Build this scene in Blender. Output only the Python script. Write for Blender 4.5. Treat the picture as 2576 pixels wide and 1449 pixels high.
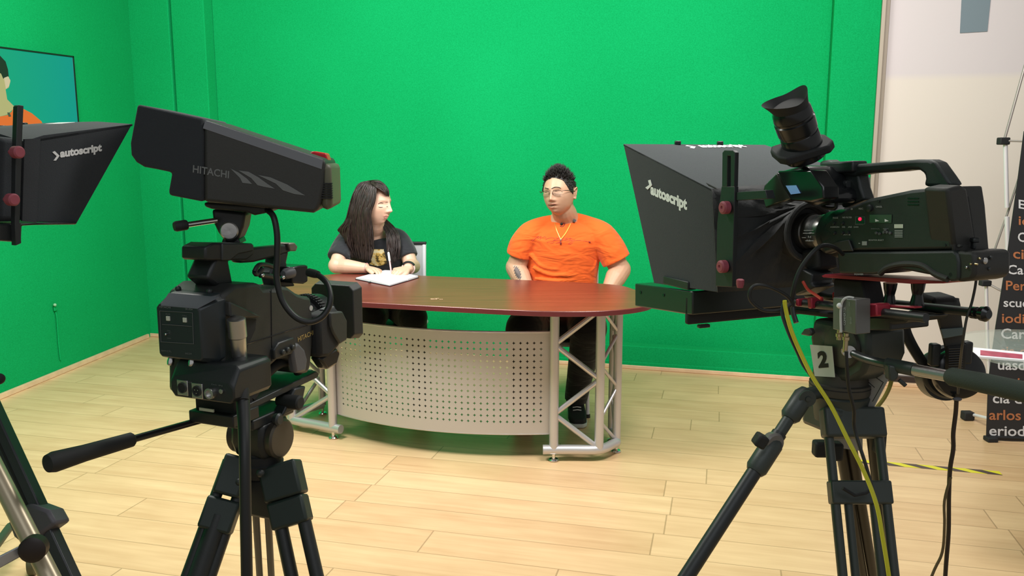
import bpy, bmesh, math, random
from mathutils import Vector, Matrix, noise
random.seed(7)
for o in list(bpy.data.objects): bpy.data.objects.remove(o)
S = bpy.context.scene
COL = S.collection
pi = math.pi
# ------------------------------------------------ camera
FPX = 2100.0; PITCH = math.radians(9.05); CAMH = 1.4
cd = bpy.data.cameras.new('camera'); cam = bpy.data.objects.new('camera', cd); COL.objects.link(cam)
cd.sensor_width = 36; cd.lens = 36*FPX/2576; cd.clip_start = .05
cam.location = (0, 0, CAMH); cam.rotation_euler = (pi/2-PITCH, 0, 0)
S.camera = cam
# ------------------------------------------------ world, lights, exposure
wd = bpy.data.worlds.new('world'); S.world = wd; wd.use_nodes = True
wd.node_tree.nodes['Background'].inputs[0].default_value = (.95, .95, .92, 1)
wd.node_tree.nodes['Background'].inputs[1].default_value = .30
S.view_settings.view_transform = 'Standard'; S.view_settings.look = 'None'
S.view_settings.exposure = 0.14; S.view_settings.gamma = 1.0
def area(name, loc, aim, sx, sy, power, color=(1, 1, 1)):
    l = bpy.data.lights.new(name, 'AREA'); l.shape = 'RECTANGLE'; l.size = sx; l.size_y = sy
    l.energy = power; l.color = color
    o = bpy.data.objects.new(name, l); COL.objects.link(o); o.location = loc
    o.rotation_euler = (Vector(aim)-Vector(loc)).to_track_quat('-Z', 'Y').to_euler()
    return o
area('studio_softbox', (-1.35, 2.55, 2.95), (-.8, 4.6, .95), 1.1, .7, 76, (1, .97, .92))
area('studio_softbox', (.9, 2.5, 2.95), (.2, 4.4, .95), 1.1, .7, 68, (1, .97, .92))
area('cyclorama_bank', (-.4, 3.7, 3.3), (-.7, 6.0, .9), 3.2, .5, 26, (1, 1, .98))
area('left_bank', (-1.2, 3.2, 3.2), (-3.0, 4.6, 1.3), .9, .5, 40, (1, 1, .98))
area('side_bank', (1.9, 3.3, 3.3), (2.9, 5.0, 1.0), 1.0, .6, 9, (1, .93, .86))
area('rear_panel', (0.2, -.6, 3.2), (0, 2.6, .4), 2.6, 1.2, 20, (.90, .95, 1))
# ------------------------------------------------ projection helpers (pixel of the photo -> place in the room)
_c, _s = math.cos(PITCH), math.sin(PITCH)
def ray(u, v):
    a = (u-1288)/FPX; b = -(v-724.5)/FPX
    return Vector((a, _c+b*_s, -_s+b*_c))
EYE = Vector((0, 0, CAMH))
def P(u, v, y):
    d = ray(u, v); return EYE+d*(y/d.y)
def PZ(u, v, z=0.0):
    d = ray(u, v); return EYE+d*((z-CAMH)/d.z)
class Frame:
    def __init__(s, o, yaw):
        t = math.radians(yaw); s.o = Vector((o[0], o[1], 0))
        s.a = Vector((math.sin(t), math.cos(t), 0)); s.w = Vector((math.cos(t), -math.sin(t), 0)); s.z = Vector((0, 0, 1))
    def W(s, u, v, z): return s.o+s.a*u+s.w*v+s.z*z
    def V(s, px, py, v):            # on the vertical plane v = const
        d = ray(px, py); t = (v+s.o.dot(s.w))/d.dot(s.w); return EYE+d*t
    def U(s, px, py, u):
        d = ray(px, py); t = (u+s.o.dot(s.a))/d.dot(s.a); return EYE+d*t
    def uu(s, p): return (p-s.o).dot(s.a)
    def vv(s, p): return (p-s.o).dot(s.w)
# ------------------------------------------------ materials
MATS = {}
def mat(name, color, rough=.5, metal=0., spec=.5, bump=0., bscale=200., var=0., vscale=8., trans=0., alpha=1., emit=None, estr=1., sheen=0., coat=0.):
    if name in MATS: return MATS[name]
    m = bpy.data.materials.new(name); m.use_nodes = True; nt = m.node_tree; b = nt.nodes['Principled BSDF']
    b.inputs['Base Color'].default_value = (*color, 1); b.inputs['Roughness'].default_value = rough
    b.inputs['Metallic'].default_value = metal; b.inputs['Specular IOR Level'].default_value = spec
    b.inputs['Transmission Weight'].default_value = trans; b.inputs['Alpha'].default_value = alpha
    b.inputs['Sheen Weight'].default_value = sheen; b.inputs['Coat Weight'].default_value = coat
    if emit: b.inputs['Emission Color'].default_value = (*emit, 1); b.inputs['Emission Strength'].default_value = estr
    tc = nt.nodes.new('ShaderNodeTexCoord')
    if bump:
        n = nt.nodes.new('ShaderNodeTexNoise'); n.inputs['Scale'].default_value = bscale; n.inputs['Detail'].default_value = 3
        bp = nt.nodes.new('ShaderNodeBump'); bp.inputs['Strength'].default_value = bump; bp.inputs['Distance'].default_value = .002
        nt.links.new(tc.outputs['Object'], n.inputs['Vector']); nt.links.new(n.outputs['Fac'], bp.inputs['Height']); nt.links.new(bp.outputs['Normal'], b.inputs['Normal'])
    if var:
        n = nt.nodes.new('ShaderNodeTexNoise'); n.inputs['Scale'].default_value = vscale; n.inputs['Detail'].default_value = 4
        mx = nt.nodes.new('ShaderNodeMix'); mx.data_type = 'RGBA'
        mx.inputs['A'].default_value = (*[c*(1-var) for c in color], 1); mx.inputs['B'].default_value = (*[min(1, c*(1+var)) for c in color], 1)
        nt.links.new(tc.outputs['Object'], n.inputs['Vector']); nt.links.new(n.outputs['Fac'], mx.inputs['Factor']); nt.links.new(mx.outputs['Result'], b.inputs['Base Color'])
    MATS[name] = m; return m
K = lambda r, g, b: tuple((x/12.92 if x <= .04045 else ((x+.055)/1.055)**2.4) for x in (r/255, g/255, b/255))
black = mat('black_plastic', (.018, .021, .022), .42, bump=.15, bscale=900)
blackg = mat('black_gloss', (.010, .011, .012), .22)
blackm = mat('black_matte', (.012, .013, .014), .75, bump=.3, bscale=600)
fabric = mat("hood_fabric", (.020, .025, .031), .85, bump=.5, bscale=900, var=.15, vscale=6, sheen=.15)
dgrey = mat('dark_grey_metal', (.045, .050, .050), .45, .3, bump=.1, bscale=700)
grey = mat('grey_plastic', (.10, .10, .11), .5, bump=.1)
slate = mat('slate_plastic', (.11, .115, .135), .4)
rubber = mat('rubber', (.014, .015, .015), .7)
chrome = mat('chrome', (.75, .75, .76), .18, 1)
brushed = mat('brushed_metal', (.62, .61, .60), .34, 1, bump=.1)
brass = mat('brass', (.62, .50, .30), .3, 1)
tube_m = mat('satin_aluminium_tube', (.56, .55, .56), .38, .55, bump=.05, bscale=400)
redclamp = mat('red_anodised', (.42, .035, .06), .38, .4)
pinkknob = mat('red_knob_rubber', (.30, .06, .085), .6)
redm = mat('red_plastic', (.62, .012, .02), .35)
olive = mat('spill_tinted_plastic', (.10, .10, .06), .5)  # viewfinder front: green-wall and front light painted in as a lighter tan
whitep = mat('white_paint', (.80, .80, .79), .5)
greyp = mat('grey_print', (.16, .17, .17), .6)
goldp = mat('gold_print', (.45, .33, .12), .4, .3)
paper = mat('paper', (.82, .82, .86), .7)
cream = mat('cream_print', (.62, .66, .55), .5)
cable_m = mat('black_cable', (.012, .013, .013), .5)
yellow_m = mat('yellow_cable', (.62, .60, .03), .45)
# ------------------------------------------------ mesh builder
class MB:
    def __init__(s): s.bm = bmesh.new(); s.mi = 0
    def face(s, vs):
        try:
            f = s.bm.faces.new(vs); f.material_index = s.mi; return f
        except ValueError: return None
    def prism(s, pts, off):
        off = Vector(off); A = [s.bm.verts.new(p) for p in pts]; B = [s.bm.verts.new(Vector(p)+off) for p in pts]
        n = len(A); s.face(A); s.face(B[::-1])
        for i in range(n): s.face([A[i], B[i], B[(i+1) % n], A[(i+1) % n]])
        return s
    def loft(s, rings, cap=True, closed=False):
        R = [[s.bm.verts.new(p) for p in r] for r in rings]; n = len(R[0])
        for i in range(len(R)-1+(1 if closed else 0)):
            a, b = R[i], R[(i+1) % len(R)]
            for j in range(n): s.face([a[j], a[(j+1) % n], b[(j+1) % n], b[j]])
        if cap and not closed: s.face(R[0][::-1]); s.face(R[-1])
        return s
    def box(s, c, size, ax=None):
        c = Vector(c); X, Y, Z = ax if ax else (Vector((1, 0, 0)), Vector((0, 1, 0)), Vector((0, 0, 1)))
        hx, hy, hz = [q/2 for q in size]
        pts = [c-X*hx-Y*hy-Z*hz, c+X*hx-Y*hy-Z*hz, c+X*hx+Y*hy-Z*hz, c-X*hx+Y*hy-Z*hz]
        return s.prism(pts, Z*hz*2)
    def fbox(s, F, u0, u1, v0, v1, z0, z1):     # box in a frame
        return s.prism([F.W(u0, v0, z0), F.W(u1, v0, z0), F.W(u1, v1, z0), F.W(u0, v1, z0)], Vector((0, 0, z1-z0)))
    def tube(s, pts, r, seg=12, closed=False, flat=1.0, spline=0):
        pts = [Vector(p) for p in pts]
        if not hasattr(r, '__len__'): r = [r]*len(pts)
        if spline: pts, r = catmull(pts, r, spline, closed)
        n = len(pts); rings = []; prev = None
        for i, p in enumerate(pts):
            if closed: d = pts[(i+1) % n]-pts[i-1]
            else: d = pts[min(i+1, n-1)]-pts[max(i-1, 0)]
            if d.length < 1e-9: d = Vector((0, 0, 1))
            d.normalize()
            if prev is None:
                up = Vector((0, 0, 1)) if abs(d.z) < .9 else Vector((0, 1, 0)); x = d.cross(up).normalized()
            else:
                x = prev-d*prev.dot(d)
                x = x.normalized() if x.length > 1e-6 else d.orthogonal().normalized()
            prev = x; y = d.cross(x)
            rings.append([p+x*(math.cos(2*pi*k/seg)*r[i])+y*(math.sin(2*pi*k/seg)*r[i]*flat) for k in range(seg)])
        return s.loft(rings, cap=True, closed=closed)
    def lathe(s, o, ax, prof, seg=32):         # prof: (distance along the axis, radius)
        o = Vector(o); ax = Vector(ax).normalized(); x = ax.orthogonal().normalized(); y = ax.cross(x)
        rings = [[o+ax*t+x*(math.cos(2*pi*k/seg)*max(r, 1e-4))+y*(math.sin(2*pi*k/seg)*max(r, 1e-4)) for k in range(seg)] for t, r in prof]
        return s.loft(rings)
    def ball(s, c, r, ax=None, seg=20, ring=12, power=1.0):
        c = Vector(c); r = r if hasattr(r, '__len__') else (r, r, r)
        X, Y, Z = ax if ax else (Vector((1, 0, 0)), Vector((0, 1, 0)), Vector((0, 0, 1)))
        sg = lambda t: math.copysign(abs(t)**power, t)
        rings = []
        for i in range(ring+1):
            th = -pi/2+pi*i/ring; th = max(min(th, pi/2-.02), -pi/2+.02)
            rings.append([c+X*(r[0]*sg(math.cos(th)*math.cos(2*pi*k/seg)))+Y*(r[1]*sg(math.cos(th)*math.sin(2*pi*k/seg)))+Z*(r[2]*sg(math.sin(th))) for k in range(seg)])
        return s.loft(rings)
    def quad(s, pts):
        s.face([s.bm.verts.new(p) for p in pts]); return s
    def text(s, string, p00, p10, p01, lift=.0008, bold=0.0, thick=.0006):
        cu = bpy.data.curves.new('t', 'FONT'); cu.body = string; cu.offset = bold; cu.resolution_u = 3
        o = bpy.data.objects.new('t', cu); COL.objects.link(o)
        bpy.context.view_layer.update()
        me = bpy.data.meshes.new_from_object(o.evaluated_get(bpy.context.evaluated_depsgraph_get()))
        bpy.data.objects.remove(o); bpy.data.curves.remove(cu)
        xs = [v.co.x for v in me.vertices]; ys = [v.co.y for v in me.vertices]
        x0, x1, y0, y1 = min(xs), max(xs), min(ys), max(ys)
        p00, p10, p01 = Vector(p00), Vector(p10), Vector(p01); X = p10-p00; Y = p01-p00; n = X.cross(Y).normalized()
        if n.dot(EYE-p00) < 0: n = -n
        vs = [s.bm.verts.new(p00+X*((v.co.x-x0)/(x1-x0))+Y*((v.co.y-y0)/(y1-y0))+n*lift) for v in me.vertices]
        for f in me.polygons: s.face([vs[i] for i in f.vertices])
        bpy.data.meshes.remove(me); return s
    def build(s, name, m, parent=None, bevel=0., smooth=35, label=None, origin=None, segs=2, recalc=True, sub=0, voxel=0, vsmooth=0):
        if recalc: bmesh.ops.recalc_face_normals(s.bm, faces=s.bm.faces[:])
        root = parent
        while root is not None and root.parent is not None: root = root.parent
        org = Vector(root.location) if root is not None else Vector(origin if origin is not None else (0, 0, 0))
        for v in s.bm.verts: v.co -= org
        me = bpy.data.meshes.new(name); s.bm.to_mesh(me); s.bm.free()
        for mm in (m if isinstance(m, (list, tuple)) else [m]): me.materials.append(mm)
        if smooth:
            for p in me.polygons: p.use_smooth = True
            me.set_sharp_from_angle(angle=math.radians(smooth))
        o = bpy.data.objects.new(name, me); COL.objects.link(o)
        if parent is None: o.location = org
        else: o.parent = parent
        if voxel:
            r = o.modifiers.new('r', 'REMESH'); r.mode = 'VOXEL'; r.voxel_size = voxel; r.use_smooth_shade = True
            if vsmooth: q = o.modifiers.new('s', 'SMOOTH'); q.factor = .5; q.iterations = vsmooth
        if bevel:
            b = o.modifiers.new('b', 'BEVEL'); b.width = bevel; b.segments = segs; b.limit_method = 'ANGLE'; b.angle_limit = math.radians(40)
        if sub:
            q = o.modifiers.new('u', 'SUBSURF'); q.levels = sub; q.render_levels = sub
        if label: o['label'] = label
        return o
def catmull(pts, r, k, closed=False):
    n = len(pts); P2 = []; R2 = []
    rng = range(n) if closed else range(n-1)
    for i in rng:
        if closed: a, b, c, d = pts[i-1], pts[i], pts[(i+1) % n], pts[(i+2) % n]; rb, rc = r[i], r[(i+1) % n]
        else: a, b, c, d = pts[max(i-1, 0)], pts[i], pts[i+1], pts[min(i+2, n-1)]; rb, rc = r[i], r[i+1]
        for j in range(k):
            t = j/k; P2.append(.5*((2*b)+(c-a)*t+(2*a-5*b+4*c-d)*t*t+(3*b-a-3*c+d)*t**3)); R2.append(rb+(rc-rb)*t)
    if not closed: P2.append(pts[-1].copy()); R2.append(r[-1])
    return P2, R2
def thing(name, label, cat, loc, group=None):
    o = bpy.data.objects.new(name, None); COL.objects.link(o); o.location = loc; o.empty_display_size = .1
    o['label'] = label; o['category'] = cat
    if group: o['group'] = group
    return o
def tag(o, label, cat, group=None):
    o['label'] = label; o['category'] = cat
    if group: o['group'] = group
    return o
def struct(o): o['kind'] = 'structure'; return o
def box_obj(name, m, F, u0, u1, v0, v1, z0, z1, parent=None, bevel=.002, **k):
    return MB().fbox(F, u0, u1, v0, v1, z0, z1).build(name, m, parent, bevel, **k)
# ================================================ THE ROOM
RM = Frame((.71, 5.412), 15.5)      # back wall frame: u = away, v = along the wall to the right
def green_mat():
    m = bpy.data.materials.new('chroma_green_carpet_cloth'); m.use_nodes = True; nt = m.node_tree; b = nt.nodes['Principled BSDF']
    tc = nt.nodes.new('ShaderNodeTexCoord'); n = nt.nodes.new('ShaderNodeTexNoise'); n.inputs['Scale'].default_value = 160; n.inputs['Detail'].default_value = 4
    n2 = nt.nodes.new('ShaderNodeTexNoise'); n2.inputs['Scale'].default_value = 1.3
    r = nt.nodes.new('ShaderNodeValToRGB'); r.color_ramp.elements[0].position = .3; r.color_ramp.elements[1].position = .75
    r.color_ramp.elements[0].color = (.0022, .285, .078, 1); r.color_ramp.elements[1].color = (.0055, .40, .125, 1)
    nt.links.new(tc.outputs['Object'], n.inputs['Vector']); nt.links.new(tc.outputs['Object'], n2.inputs['Vector'])
    mx = nt.nodes.new('ShaderNodeMath'); mx.operation = 'MULTIPLY_ADD'; mx.inputs[1].default_value = .25
    nt.links.new(n2.outputs['Fac'], mx.inputs[0]); 
    m3 = nt.nodes.new('ShaderNodeMath'); m3.operation = 'MULTIPLY'; m3.inputs[1].default_value = .8
    nt.links.new(n.outputs['Fac'], m3.inputs[0]); nt.links.new(m3.outputs[0], mx.inputs[2]); nt.links.new(mx.outputs[0], r.inputs['Fac'])
    nt.links.new(r.outputs['Color'], b.inputs['Base Color']); b.inputs['Roughness'].default_value = .95
    b.inputs['Specular IOR Level'].default_value = .08; b.inputs['Sheen Weight'].default_value = .0; b.inputs['Sheen Tint'].default_value = (.2, .9, .5, 1)
    bp = nt.nodes.new('ShaderNodeBump'); bp.inputs['Strength'].default_value = .5; bp.inputs['Distance'].default_value = .003
    nt.links.new(n.outputs['Fac'], bp.inputs['Height']); nt.links.new(bp.outputs['Normal'], b.inputs['Normal'])
    return m
green = green_mat()
def floor_mat():
    m = bpy.data.materials.new('light_oak_laminate'); m.use_nodes = True; nt = m.node_tree; N = nt.nodes.new; L = nt.links.new; b = nt.nodes['Principled BSDF']
    tc = N('ShaderNodeTexCoord'); mp = N('ShaderNodeMapping'); mp.inputs['Rotation'].default_value = (0, 0, math.radians(14.0)); L(tc.outputs['Object'], mp.inputs['Vector'])
    sp = N('ShaderNodeSeparateXYZ'); L(mp.outputs[0], sp.inputs[0])
    def M(op, a, bb=None, c=None):
        q = N('ShaderNodeMath'); q.operation = op
        for i, x in enumerate((a, bb, c)):
            if x is None: continue
            if isinstance(x, (int, float)): q.inputs[i].default_value = x
            else: L(x, q.inputs[i])
        return q.outputs[0]
    W_, L_ = .178, 1.25
    yr = M('DIVIDE', M('ADD', sp.outputs['Y'], .04), W_); row = M('FLOOR', yr); fy = M('FRACT', yr)
    wn = N('ShaderNodeTexWhiteNoise'); wn.noise_dimensions = '1D'; L(row, wn.inputs['W'])
    xr = M('ADD', M('DIVIDE', sp.outputs['X'], L_), M('MULTIPLY', wn.outputs['Value'], 5.)); colx = M('FLOOR', xr); fx = M('FRACT', xr)
    cb = N('ShaderNodeCombineXYZ'); L(row, cb.inputs[0]); L(colx, cb.inputs[1])
    w2 = N('ShaderNodeTexWhiteNoise'); w2.noise_dimensions = '3D'; L(cb.outputs[0], w2.inputs['Vector'])
    # grain stretched along the plank, shifted per plank
    g = N('ShaderNodeCombineXYZ'); L(M('MULTIPLY', sp.outputs['X'], 2.2), g.inputs[0]); L(M('MULTIPLY', sp.outputs['Y'], 34.), g.inputs[1]); L(M('MULTIPLY', w2.outputs['Value'], 40.), g.inputs[2])
    n = N('ShaderNodeTexNoise'); n.inputs['Scale'].default_value = 1.; n.inputs['Detail'].default_value = 6; n.inputs['Roughness'].default_value = .6; L(g.outputs[0], n.inputs['Vector'])
    g2 = N('ShaderNodeCombineXYZ'); L(M('MULTIPLY', sp.outputs['X'], 4.), g2.inputs[0]); L(M('MULTIPLY', sp.outputs['Y'], 9.), g2.inputs[1]); L(M('MULTIPLY', w2.outputs['Value'], 17.), g2.inputs[2])
    n2 = N('ShaderNodeTexNoise'); n2.inputs['Scale'].default_value = 1.; n2.inputs['Detail'].default_value = 2; L(g2.outputs[0], n2.inputs['Vector'])
    r = N('ShaderNodeValToRGB'); r.color_ramp.elements[0].position = .28; r.color_ramp.elements[1].position = .72
    r.color_ramp.elements[0].color = (.60, .37, .19, 1); r.color_ramp.elements[1].color = (.82, .575, .325, 1)
    f = M('ADD', M('MULTIPLY', n.outputs['Fac'], .55), M('ADD', M('MULTIPLY', n2.outputs['Fac'], .33), M('MULTIPLY', w2.outputs['Value'], .16))); L(f, r.inputs['Fac'])
    ly = M('LESS_THAN', M('MINIMUM', fy, M('SUBTRACT', 1., fy)), .011); lx = M('LESS_THAN', M('MINIMUM', fx, M('SUBTRACT', 1., fx)), .0022)
    ln = M('MAXIMUM', ly, lx)
    mx = N('ShaderNodeMix'); mx.data_type = 'RGBA'; L(M('MULTIPLY', ln, .50), mx.inputs['Factor']); L(r.outputs['Color'], mx.inputs['A']); mx.inputs['B'].default_value = (.20, .115, .05, 1)
    L(mx.outputs['Result'], b.inputs['Base Color']); b.inputs['Roughness'].default_value = .34; b.inputs['Specular IOR Level'].default_value = .45
    bp = N('ShaderNodeBump'); bp.inputs['Strength'].default_value = .25; bp.inputs['Distance'].default_value = .001; L(M('SUBTRACT', n.outputs['Fac'], ln), bp.inputs['Height']); L(bp.outputs['Normal'], b.inputs['Normal'])
    return m
floor = struct(MB().box((0, 3, -.05), (9, 11, .1)).build('floor', floor_mat(), smooth=0))
ceil_m = mat('dark_ceiling', (.05, .05, .05), .9)
struct(MB().box((0, 3, 3.85), (9, 11, .1)).build('ceiling', ceil_m, smooth=0))
whitew = None
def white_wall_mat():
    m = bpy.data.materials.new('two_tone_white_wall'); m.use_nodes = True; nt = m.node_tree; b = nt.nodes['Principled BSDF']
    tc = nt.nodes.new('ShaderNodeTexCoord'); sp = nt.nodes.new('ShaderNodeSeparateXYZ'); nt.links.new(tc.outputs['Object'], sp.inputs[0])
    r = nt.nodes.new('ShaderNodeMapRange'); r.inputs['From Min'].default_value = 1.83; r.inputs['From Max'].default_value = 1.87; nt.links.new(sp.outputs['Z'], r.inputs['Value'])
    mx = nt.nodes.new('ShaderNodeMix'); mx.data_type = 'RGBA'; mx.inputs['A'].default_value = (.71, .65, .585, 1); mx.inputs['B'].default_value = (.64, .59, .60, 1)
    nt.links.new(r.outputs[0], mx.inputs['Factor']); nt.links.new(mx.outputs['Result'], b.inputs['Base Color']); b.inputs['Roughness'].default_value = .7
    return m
HT = 3.8
# corner of left and back wall in wall coordinates
vL = -3.68                                            # left corner
p1 = RM.V(452, 560, 0) if False else None
def vat(px, py=400, u=0.0): return RM.vv(RM.U(px, py, u))
vs0 = vat(449, 400); vs1 = vat(533, 400); vs2 = vat(2088, 200); vs3 = vat(2203, 250)
REC = .10
w = MB()
# left segment of the back wall, groove, pilaster, recessed main panel, right pilaster
w.fbox(RM, 0, .3, vL, vs0-.012, 0, HT)
w.fbox(RM, .035, .3, vs0-.012, vs0+.012, 0, HT)
w.fbox(RM, 0, .3, vs0+.012, vs1, 0, HT)
w.fbox(RM, REC, .3, vs1, vs2, 0, HT)
w.fbox(RM, 0, .3, vs2, vs3, 0, HT)
# ledge at the foot of the recessed panel
zl = RM.U(1556, 868, 0).z
w.fbox(RM, 0, REC+.01, vs1, vs2, 0, zl)
w.fbox(RM, -.008, .01, vs1, vs3, 0, RM.U(1556, 907, 0).z)
struct(w.build('wall_back', green, smooth=0, bevel=.006))
LW = Frame((-2.829, 6.331), math.degrees(math.atan2(.150, 1.636)))   # left wall
w = MB(); w.fbox(LW, -7, .15, -.15, 0, 0, HT)
struct(w.build('wall_left', green, smooth=0))
# a green-painted cable and outlet on the left wall
a0 = LW.V(137, 768, .008); 
w = MB(); w.tube([LW.V(140, 785, .008), LW.V(143, 800, .010), LW.V(147, 860, .008), LW.V(152, 905, .008)], .005, 8)
t = w.build('cable_duct', green); tag(t, 'thin green-painted cable run on the left green wall above the floor', 'cable'); t['kind'] = 'structure'; t.name = 'trim_1'
for k in ('label', 'category'): del t[k]
out = thing('wall_outlet', 'small green-painted outlet box low on the left green wall', 'outlet', LW.V(140, 775, 0))
MB().box(LW.V(139, 776, .009), (.03, .012, .035), (LW.a, LW.w, LW.z)).build('outlet_box', green, out, .006)
MB().ball(LW.V(138, 767, .02), .010).build('plug', mat('pale_green_plastic', (.25, .5, .3), .5), out)
# baseboards, raw pine
pine = mat('raw_pine', (.72, .50, .31), .5, var=.25, vscale=14)
w = MB(); w.fbox(RM, -.014, .0, vL, vs3+.06, 0, .026); struct(w.build('baseboard_back', pine, bevel=.004))
w = MB(); w.fbox(LW, -7, 0, 0, .02, 0, .032); struct(w.build('baseboard_left', pine, bevel=.004))
# white wall on the right
WV0 = vs3
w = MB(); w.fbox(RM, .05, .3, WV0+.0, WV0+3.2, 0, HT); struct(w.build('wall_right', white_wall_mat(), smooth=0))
trimm = mat('beige_corner_trim', (.42, .36, .29), .6)
w = MB(); w.fbox(RM, -.015, .06, WV0+.0, WV0+.022, 0, HT); w.fbox(RM, .035, .06, WV0+.022, WV0+.05, 0, HT); struct(w.build('trim_2', trimm, bevel=.003))
w = MB(); w.fbox(RM, .03, .05, WV0+.05, WV0+3.2, .0, .06); struct(w.build('baseboard_right', mat('dark_baseboard', (.035, .022, .018), .5), bevel=.003))
w = MB(); w.fbox(RM, .0, .03, WV0+.05, WV0+3.2, .0, .022); struct(w.build('trim_3', pine, bevel=.003))
# grey-blue sheet on the white wall and a dark thing at the top right
pu = .045
q = [RM.U(*x, pu) for x in ((2422, -60), (2498, -60), (2484, 79), (2415, 83))]
t = MB().prism(q, RM.a*.004).build('hanging_sheet', mat('blue_grey_card', (.17, .225, .26), .7), smooth=0, origin=q[3])
tag(t, 'narrow blue-grey sheet hanging high on the white wall', 'sheet')
# ================================================ WALL MONITOR (left)
TO = LW.V(184, 141, .05)
tv = thing('wall_monitor', 'thin-framed flat screen on the left green wall showing a man in orange', 'monitor', (TO.x, TO.y, TO.z-.6))
uR = LW.uu(TO); zT = LW.V(184, 141, .06).z; 
tl = LW.V(0, 117, .06)
TVF = Frame((TO.x, TO.y), 0)
dv = (tl-LW.V(184, 141, .06)); dv.normalize()        # along the top edge, towards the viewer
dn = Vector((-dv.y, dv.x, 0)).normalized()
if dn.dot(EYE-TO) < 0: dn = -dn
up = Vector((0, 0, 1)); TL = 1.1; THh = .62
A = LW.V(184, 141, .06)
def tvp(s_, z_, d_=0): return A+dv*s_-up*z_+dn*d_
MB().prism([tvp(0, 0), tvp(TL, 0), tvp(TL, THh), tvp(0, THh)], -dn*.045).build('housing', black, tv, .004)
f = MB()
for (s0, s1, z0, z1) in ((0, TL, 0, .011), (0, TL, THh-.02, THh), (0, .011, 0, THh), (TL-.011, TL, 0, THh)):
    f.prism([tvp(s0, z0), tvp(s1, z0), tvp(s1, z1), tvp(s0, z1)], dn*.006)
f.build('bezel', blackg, tv)
def screen_mat():
    m = bpy.data.materials.new('lit_screen_picture'); m.use_nodes = True; nt = m.node_tree; b = nt.nodes['Principled BSDF']
    tc = nt.nodes.new('ShaderNodeTexCoord'); sp = nt.nodes.new('ShaderNodeSeparateXYZ'); nt.links.new(tc.outputs['Generated'], sp.inputs[0])
    mx = nt.nodes.new('ShaderNodeMix'); mx.data_type = 'RGBA'; mx.inputs['A'].default_value = (*K(0, 160, 105), 1); mx.inputs['B'].default_value = (*K(0, 140, 130), 1)
    ad = nt.nodes.new('ShaderNodeMath'); ad.operation = 'MULTIPLY_ADD'; ad.inputs[1].default_value = .9; ad.inputs[2].default_value = .0
    nt.links.new(sp.outputs['Y'], ad.inputs[0]); nt.links.new(ad.outputs[0], mx.inputs['Factor'])
    b.inputs['Base Color'].default_value = (.01, .01, .01, 1); b.inputs['Roughness'].default_value = .3
    nt.links.new(mx.outputs['Result'], b.inputs['Emission Color']); b.inputs['Emission Strength'].default_value = .95
    return m
sc = MB().prism([tvp(.011, .011, .001), tvp(TL-.011, .011, .001), tvp(TL-.011, THh-.02, .001), tvp(.011, THh-.02, .001)], dn*.001).build('screen', screen_mat(), tv, smooth=0)
def tvpix(px, py, d=.003):      # point of the screen's picture
    n = dn; d0 = ray(px, py); t = ((A+dn*d)-EYE).dot(n)/d0.dot(n); return EYE+d0*t
def picture(name, pts, c, e, d):
    MB().prism([tvpix(x, y, d) for x, y in pts], dn*.0004).build(name, mat('lit_'+name, (.01, .01, .01), .4, emit=K(*c), estr=e), sc, smooth=0)
picture('shirt_image', [(-120, 330), (-110, 300), (-60, 288), (0, 293), (20, 289), (30, 280), (34, 266), (55, 272), (80, 285), (104, 305), (120, 340), (-120, 345)], (225, 105, 35), .85, .0026)
picture('face_image', [(-62, 190), (-60, 150), (0, 150), (14, 190), (22, 193), (26, 205), (22, 220), (14, 225), (18, 250), (38, 270), (18, 288), (0, 293), (-30, 290), (-40, 262), (-56, 240)], (185, 180, 120), .8, .0032)
picture('ear_image', [(10, 196), (20, 192), (26, 202), (23, 216), (15, 224)], (215, 200, 160), .8, .0042)
picture('hair_image', [(-66, 195), (-70, 150), (-30, 132), (0, 140), (14, 155), (20, 175), (22, 193), (13, 196), (8, 198), (3, 186), (-10, 176), (-50, 176), (-60, 196)], (12, 14, 12), .8, .0038)
picture('mic_image', [(18, 283), (24, 283), (28, 293), (22, 294)], (70, 75, 60), .8, .005)

# ================================================ DESK
D = Frame((-.302, 4.019), 16)
TOPZ = .75
half = [(0, -.43), (.45, -.425), (.63, -.405), (.80, -.345), (.93, -.235), (.99, -.10), (.97, .07), (.88, .24), (.78, .37), (.66, .41), (.45, .42), (0, .42)]
ol, _ = catmull([Vector((v, u, 0)) for v, u in half], [0]*len(half), 5)
ol = [(p.x, p.y) for p in ol]
outline = ol+[(-v, u) for v, u in ol[::-1]][1:-1]
C0 = D.W(0, 0, 0)
desk = thing('news_desk', 'curved reddish-brown news desk with perforated grey front panel and tubular legs', 'desk', C0)
def mahog():
    m = bpy.data.materials.new('mahogany_laminate'); m.use_nodes = True; nt = m.node_tree; b = nt.nodes['Principled BSDF']
    tc = nt.nodes.new('ShaderNodeTexCoord'); mp = nt.nodes.new('ShaderNodeMapping'); mp.inputs['Rotation'].default_value = (0, 0, math.radians(16)); mp.inputs['Scale'].default_value = (2.5, 60, 5)
    n = nt.nodes.new('ShaderNodeTexNoise'); n.inputs['Scale'].default_value = 1; n.inputs['Detail'].default_value = 5
    r = nt.nodes.new('ShaderNodeValToRGB'); r.color_ramp.elements[0].color = (.13, .026, .017, 1); r.color_ramp.elements[1].color = (.22, .048, .030, 1); r.color_ramp.elements[0].position = .3; r.color_ramp.elements[1].position = .7
    nt.links.new(tc.outputs['Object'], mp.inputs[0]); nt.links.new(mp.outputs[0], n.inputs['Vector']); nt.links.new(n.outputs['Fac'], r.inputs['Fac']); nt.links.new(r.outputs['Color'], b.inputs['Base Color'])
    b.inputs['Roughness'].default_value = .30; b.inputs['Specular IOR Level'].default_value = .8
    return m
mh = mahog()
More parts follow.
